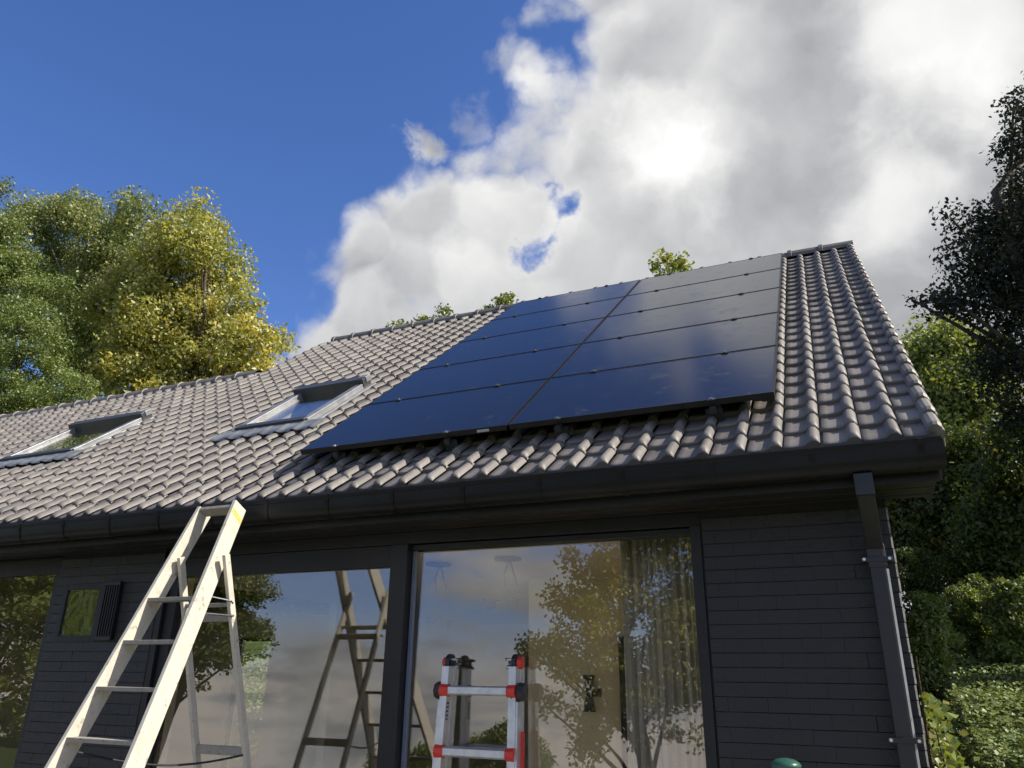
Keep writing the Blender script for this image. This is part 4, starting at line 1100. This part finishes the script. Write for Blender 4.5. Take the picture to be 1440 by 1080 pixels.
    # --- garden in front, seen only in the window glass (mirrored depth)
    def ML(px, py, depth, rpx):
        r = ray(px, py); k = (2*4.63 + depth)/r.y; s = 0.0314*k*r.y
        p = Vector((r.x*k, -depth, r.z*k + E + s)); return (p, rpx/1080.0*k*1.0)
    tree('garden_tree', 'tall loose garden tree mirrored in the right window pane', [ML(a, b, 10, r) for a, b, r in ((830, 800, 40), (870, 770, 50), (795, 850, 34), (850, 860, 60), (930, 780, 60), (960, 880, 70), (800, 930, 40), (860, 960, 60), (940, 980, 70), (830, 1030, 50), (770, 930, 18), (745, 925, 12), (1020, 760, 70), (1000, 900, 80), (900, 700, 60), (970, 690, 70), (765, 1000, 24))], (-4.9, -10.2), 560, 70, 0.40, 0.12, 'leaf_yellow', 40, 'bark', 'garden trees mirrored in the windows', 0.22, 0.35)
    for i, (lob, dep, bx, lab, mat) in enumerate((
        ([(300, 800, 60), (340, 830, 40), (270, 880, 60), (320, 900, 40), (250, 790, 60), (360, 905, 24), (230, 930, 60), (340, 770, 40)], 11, -21.5, 'spreading garden tree mirrored at the left of the sliding window', 'leaf_mid'),
        ([(60, 830, 70), (20, 900, 80), (80, 960, 60), (-30, 820, 90), (-60, 960, 100), (40, 1040, 90), (110, 880, 50), (120, 960, 50), (70, 780, 70), (0, 760, 90), (100, 820, 50), (60, 900, 60), (110, 1020, 60), (-40, 1050, 100)], 9, -29, 'dense tree mirrored in the tall side window', 'leaf_lime'),
        ([(140, 800, 60), (170, 880, 50), (150, 960, 60), (110, 1020, 60), (190, 960, 40), (120, 850, 60), (150, 900, 80), (110, 900, 80), (90, 780, 80), (150, 780, 80), (60, 850, 80), (200, 830, 60)], 13, -30, 'green tree mirrored in the small window', 'leaf_lime'),
        ([(600, 1075, 20), (640, 1070, 24), (680, 1068, 24), (620, 1090, 34), (670, 1095, 34), (575, 1085, 24), (540, 1090, 24)], 26, -20, 'low distant tree mirrored between the ladders', 'leaf_mid'),
        ([(720, 1050, 24), (740, 1075, 30), (700, 1085, 30)], 22, -13.5, 'small garden tree mirrored behind the aluminium ladder', 'leaf_mid'))):
        tree('garden_tree', lab, [ML(a, b, dep, r) for a, b, r in lob], (bx, -dep), 520, 85, 0.42, 0.14, mat, 50 + i, 'bark', 'garden trees mirrored in the windows', 0.2, 0.3)
build_trees()

# --- ivy on the bank, creeper at the corner
def ivy(name, x0, x1, y0, y1, n, leaf, seed, label):
    rng = np.random.default_rng(seed)
    x = rng.uniform(x0, x1, n); y = rng.uniform(y0, y1, n)
    z = np.array([gz(a, b) for a, b in zip(x, y)])
    lump = 0.10*np.sin(x*2.3 + 1.1*np.sin(y*1.7)) * np.sin(y*2.1 + x)
    C = np.stack([x, y, z + 0.05 + lump.clip(-0.03) + rng.uniform(0, 0.13, n)], 1)
    tone = rng.random(n); hue = rng.random(n)
    nrm = np.tile(np.array([0, -0.35, 0.93]), (n, 1))
    o = bpy.data.objects.new(name, leaf_mesh(name, C, leaf, 'leaf_ivy', rng, tone, hue, 0.85, 0.7, nrm)); COL.objects.link(o)
    tag(o, label, 'ivy', kind='stuff')
ivy('ivy', 0.45, 5.5, 7.95, 14.0, 60000, 0.048, 60, 'glossy ivy covering the bank beside the gable')
ivy('ivy', -19.0, -8.0, 12.45, 17.0, 36000, 0.075, 61, 'glossy ivy covering the bank behind the wing')
def build_edging():
    t = empty('retaining_edge', (3, 7.7, 0)); tag(t, 'low brown timber edging holding the ivy bank', 'edging')
    for i in range(4): MB().box(0.72, 9.0, 7.56 + 0.01*(i % 2), 7.72, 0.2*i + 0.004, 0.2*i + 0.196).build('timber', 'timber', t, bevel=0.012)
build_edging()
def build_creeper():
    rng = np.random.default_rng(70)
    t = empty('creeper', (0.30, 5.3, 0)); tag(t, 'bright green creeper climbing the house corner', 'creeper')
    n = 900; s = rng.random(n)
    z = 0.2 + 1.35*s**0.8
    sp = 0.03 + 0.20*(1 - s)
    C = np.stack([0.255 + np.abs(rng.normal(size=n))*sp*0.75, 5.0 + rng.normal(size=n)*0.35, z], 1)
    tone = 0.4 + 0.6*rng.random(n); hue = rng.random(n)
    o = bpy.data.objects.new('leaves', leaf_mesh('leaves', C, 0.048, 'leaf_mid', rng, tone, hue, 0.85)); COL.objects.link(o); adopt(o, t)
    m = MB(); m.tube([(0.24, 5.1, 0), (0.25, 5.0, 0.7), (0.235, 5.1, 1.3), (0.24, 5.0, 1.75)], [0.02, 0.014, 0.009, 0.004], 6)
    m.tube([(0.25, 5.0, 0.6), (0.30, 4.8, 1.0), (0.26, 4.7, 1.4)], [0.01, 0.007, 0.003], 6); m.build('stem', 'bark', t)
build_creeper()

scene.render.engine = 'CYCLES'
scene.cycles.max_bounces = 10; scene.cycles.transparent_max_bounces = 24
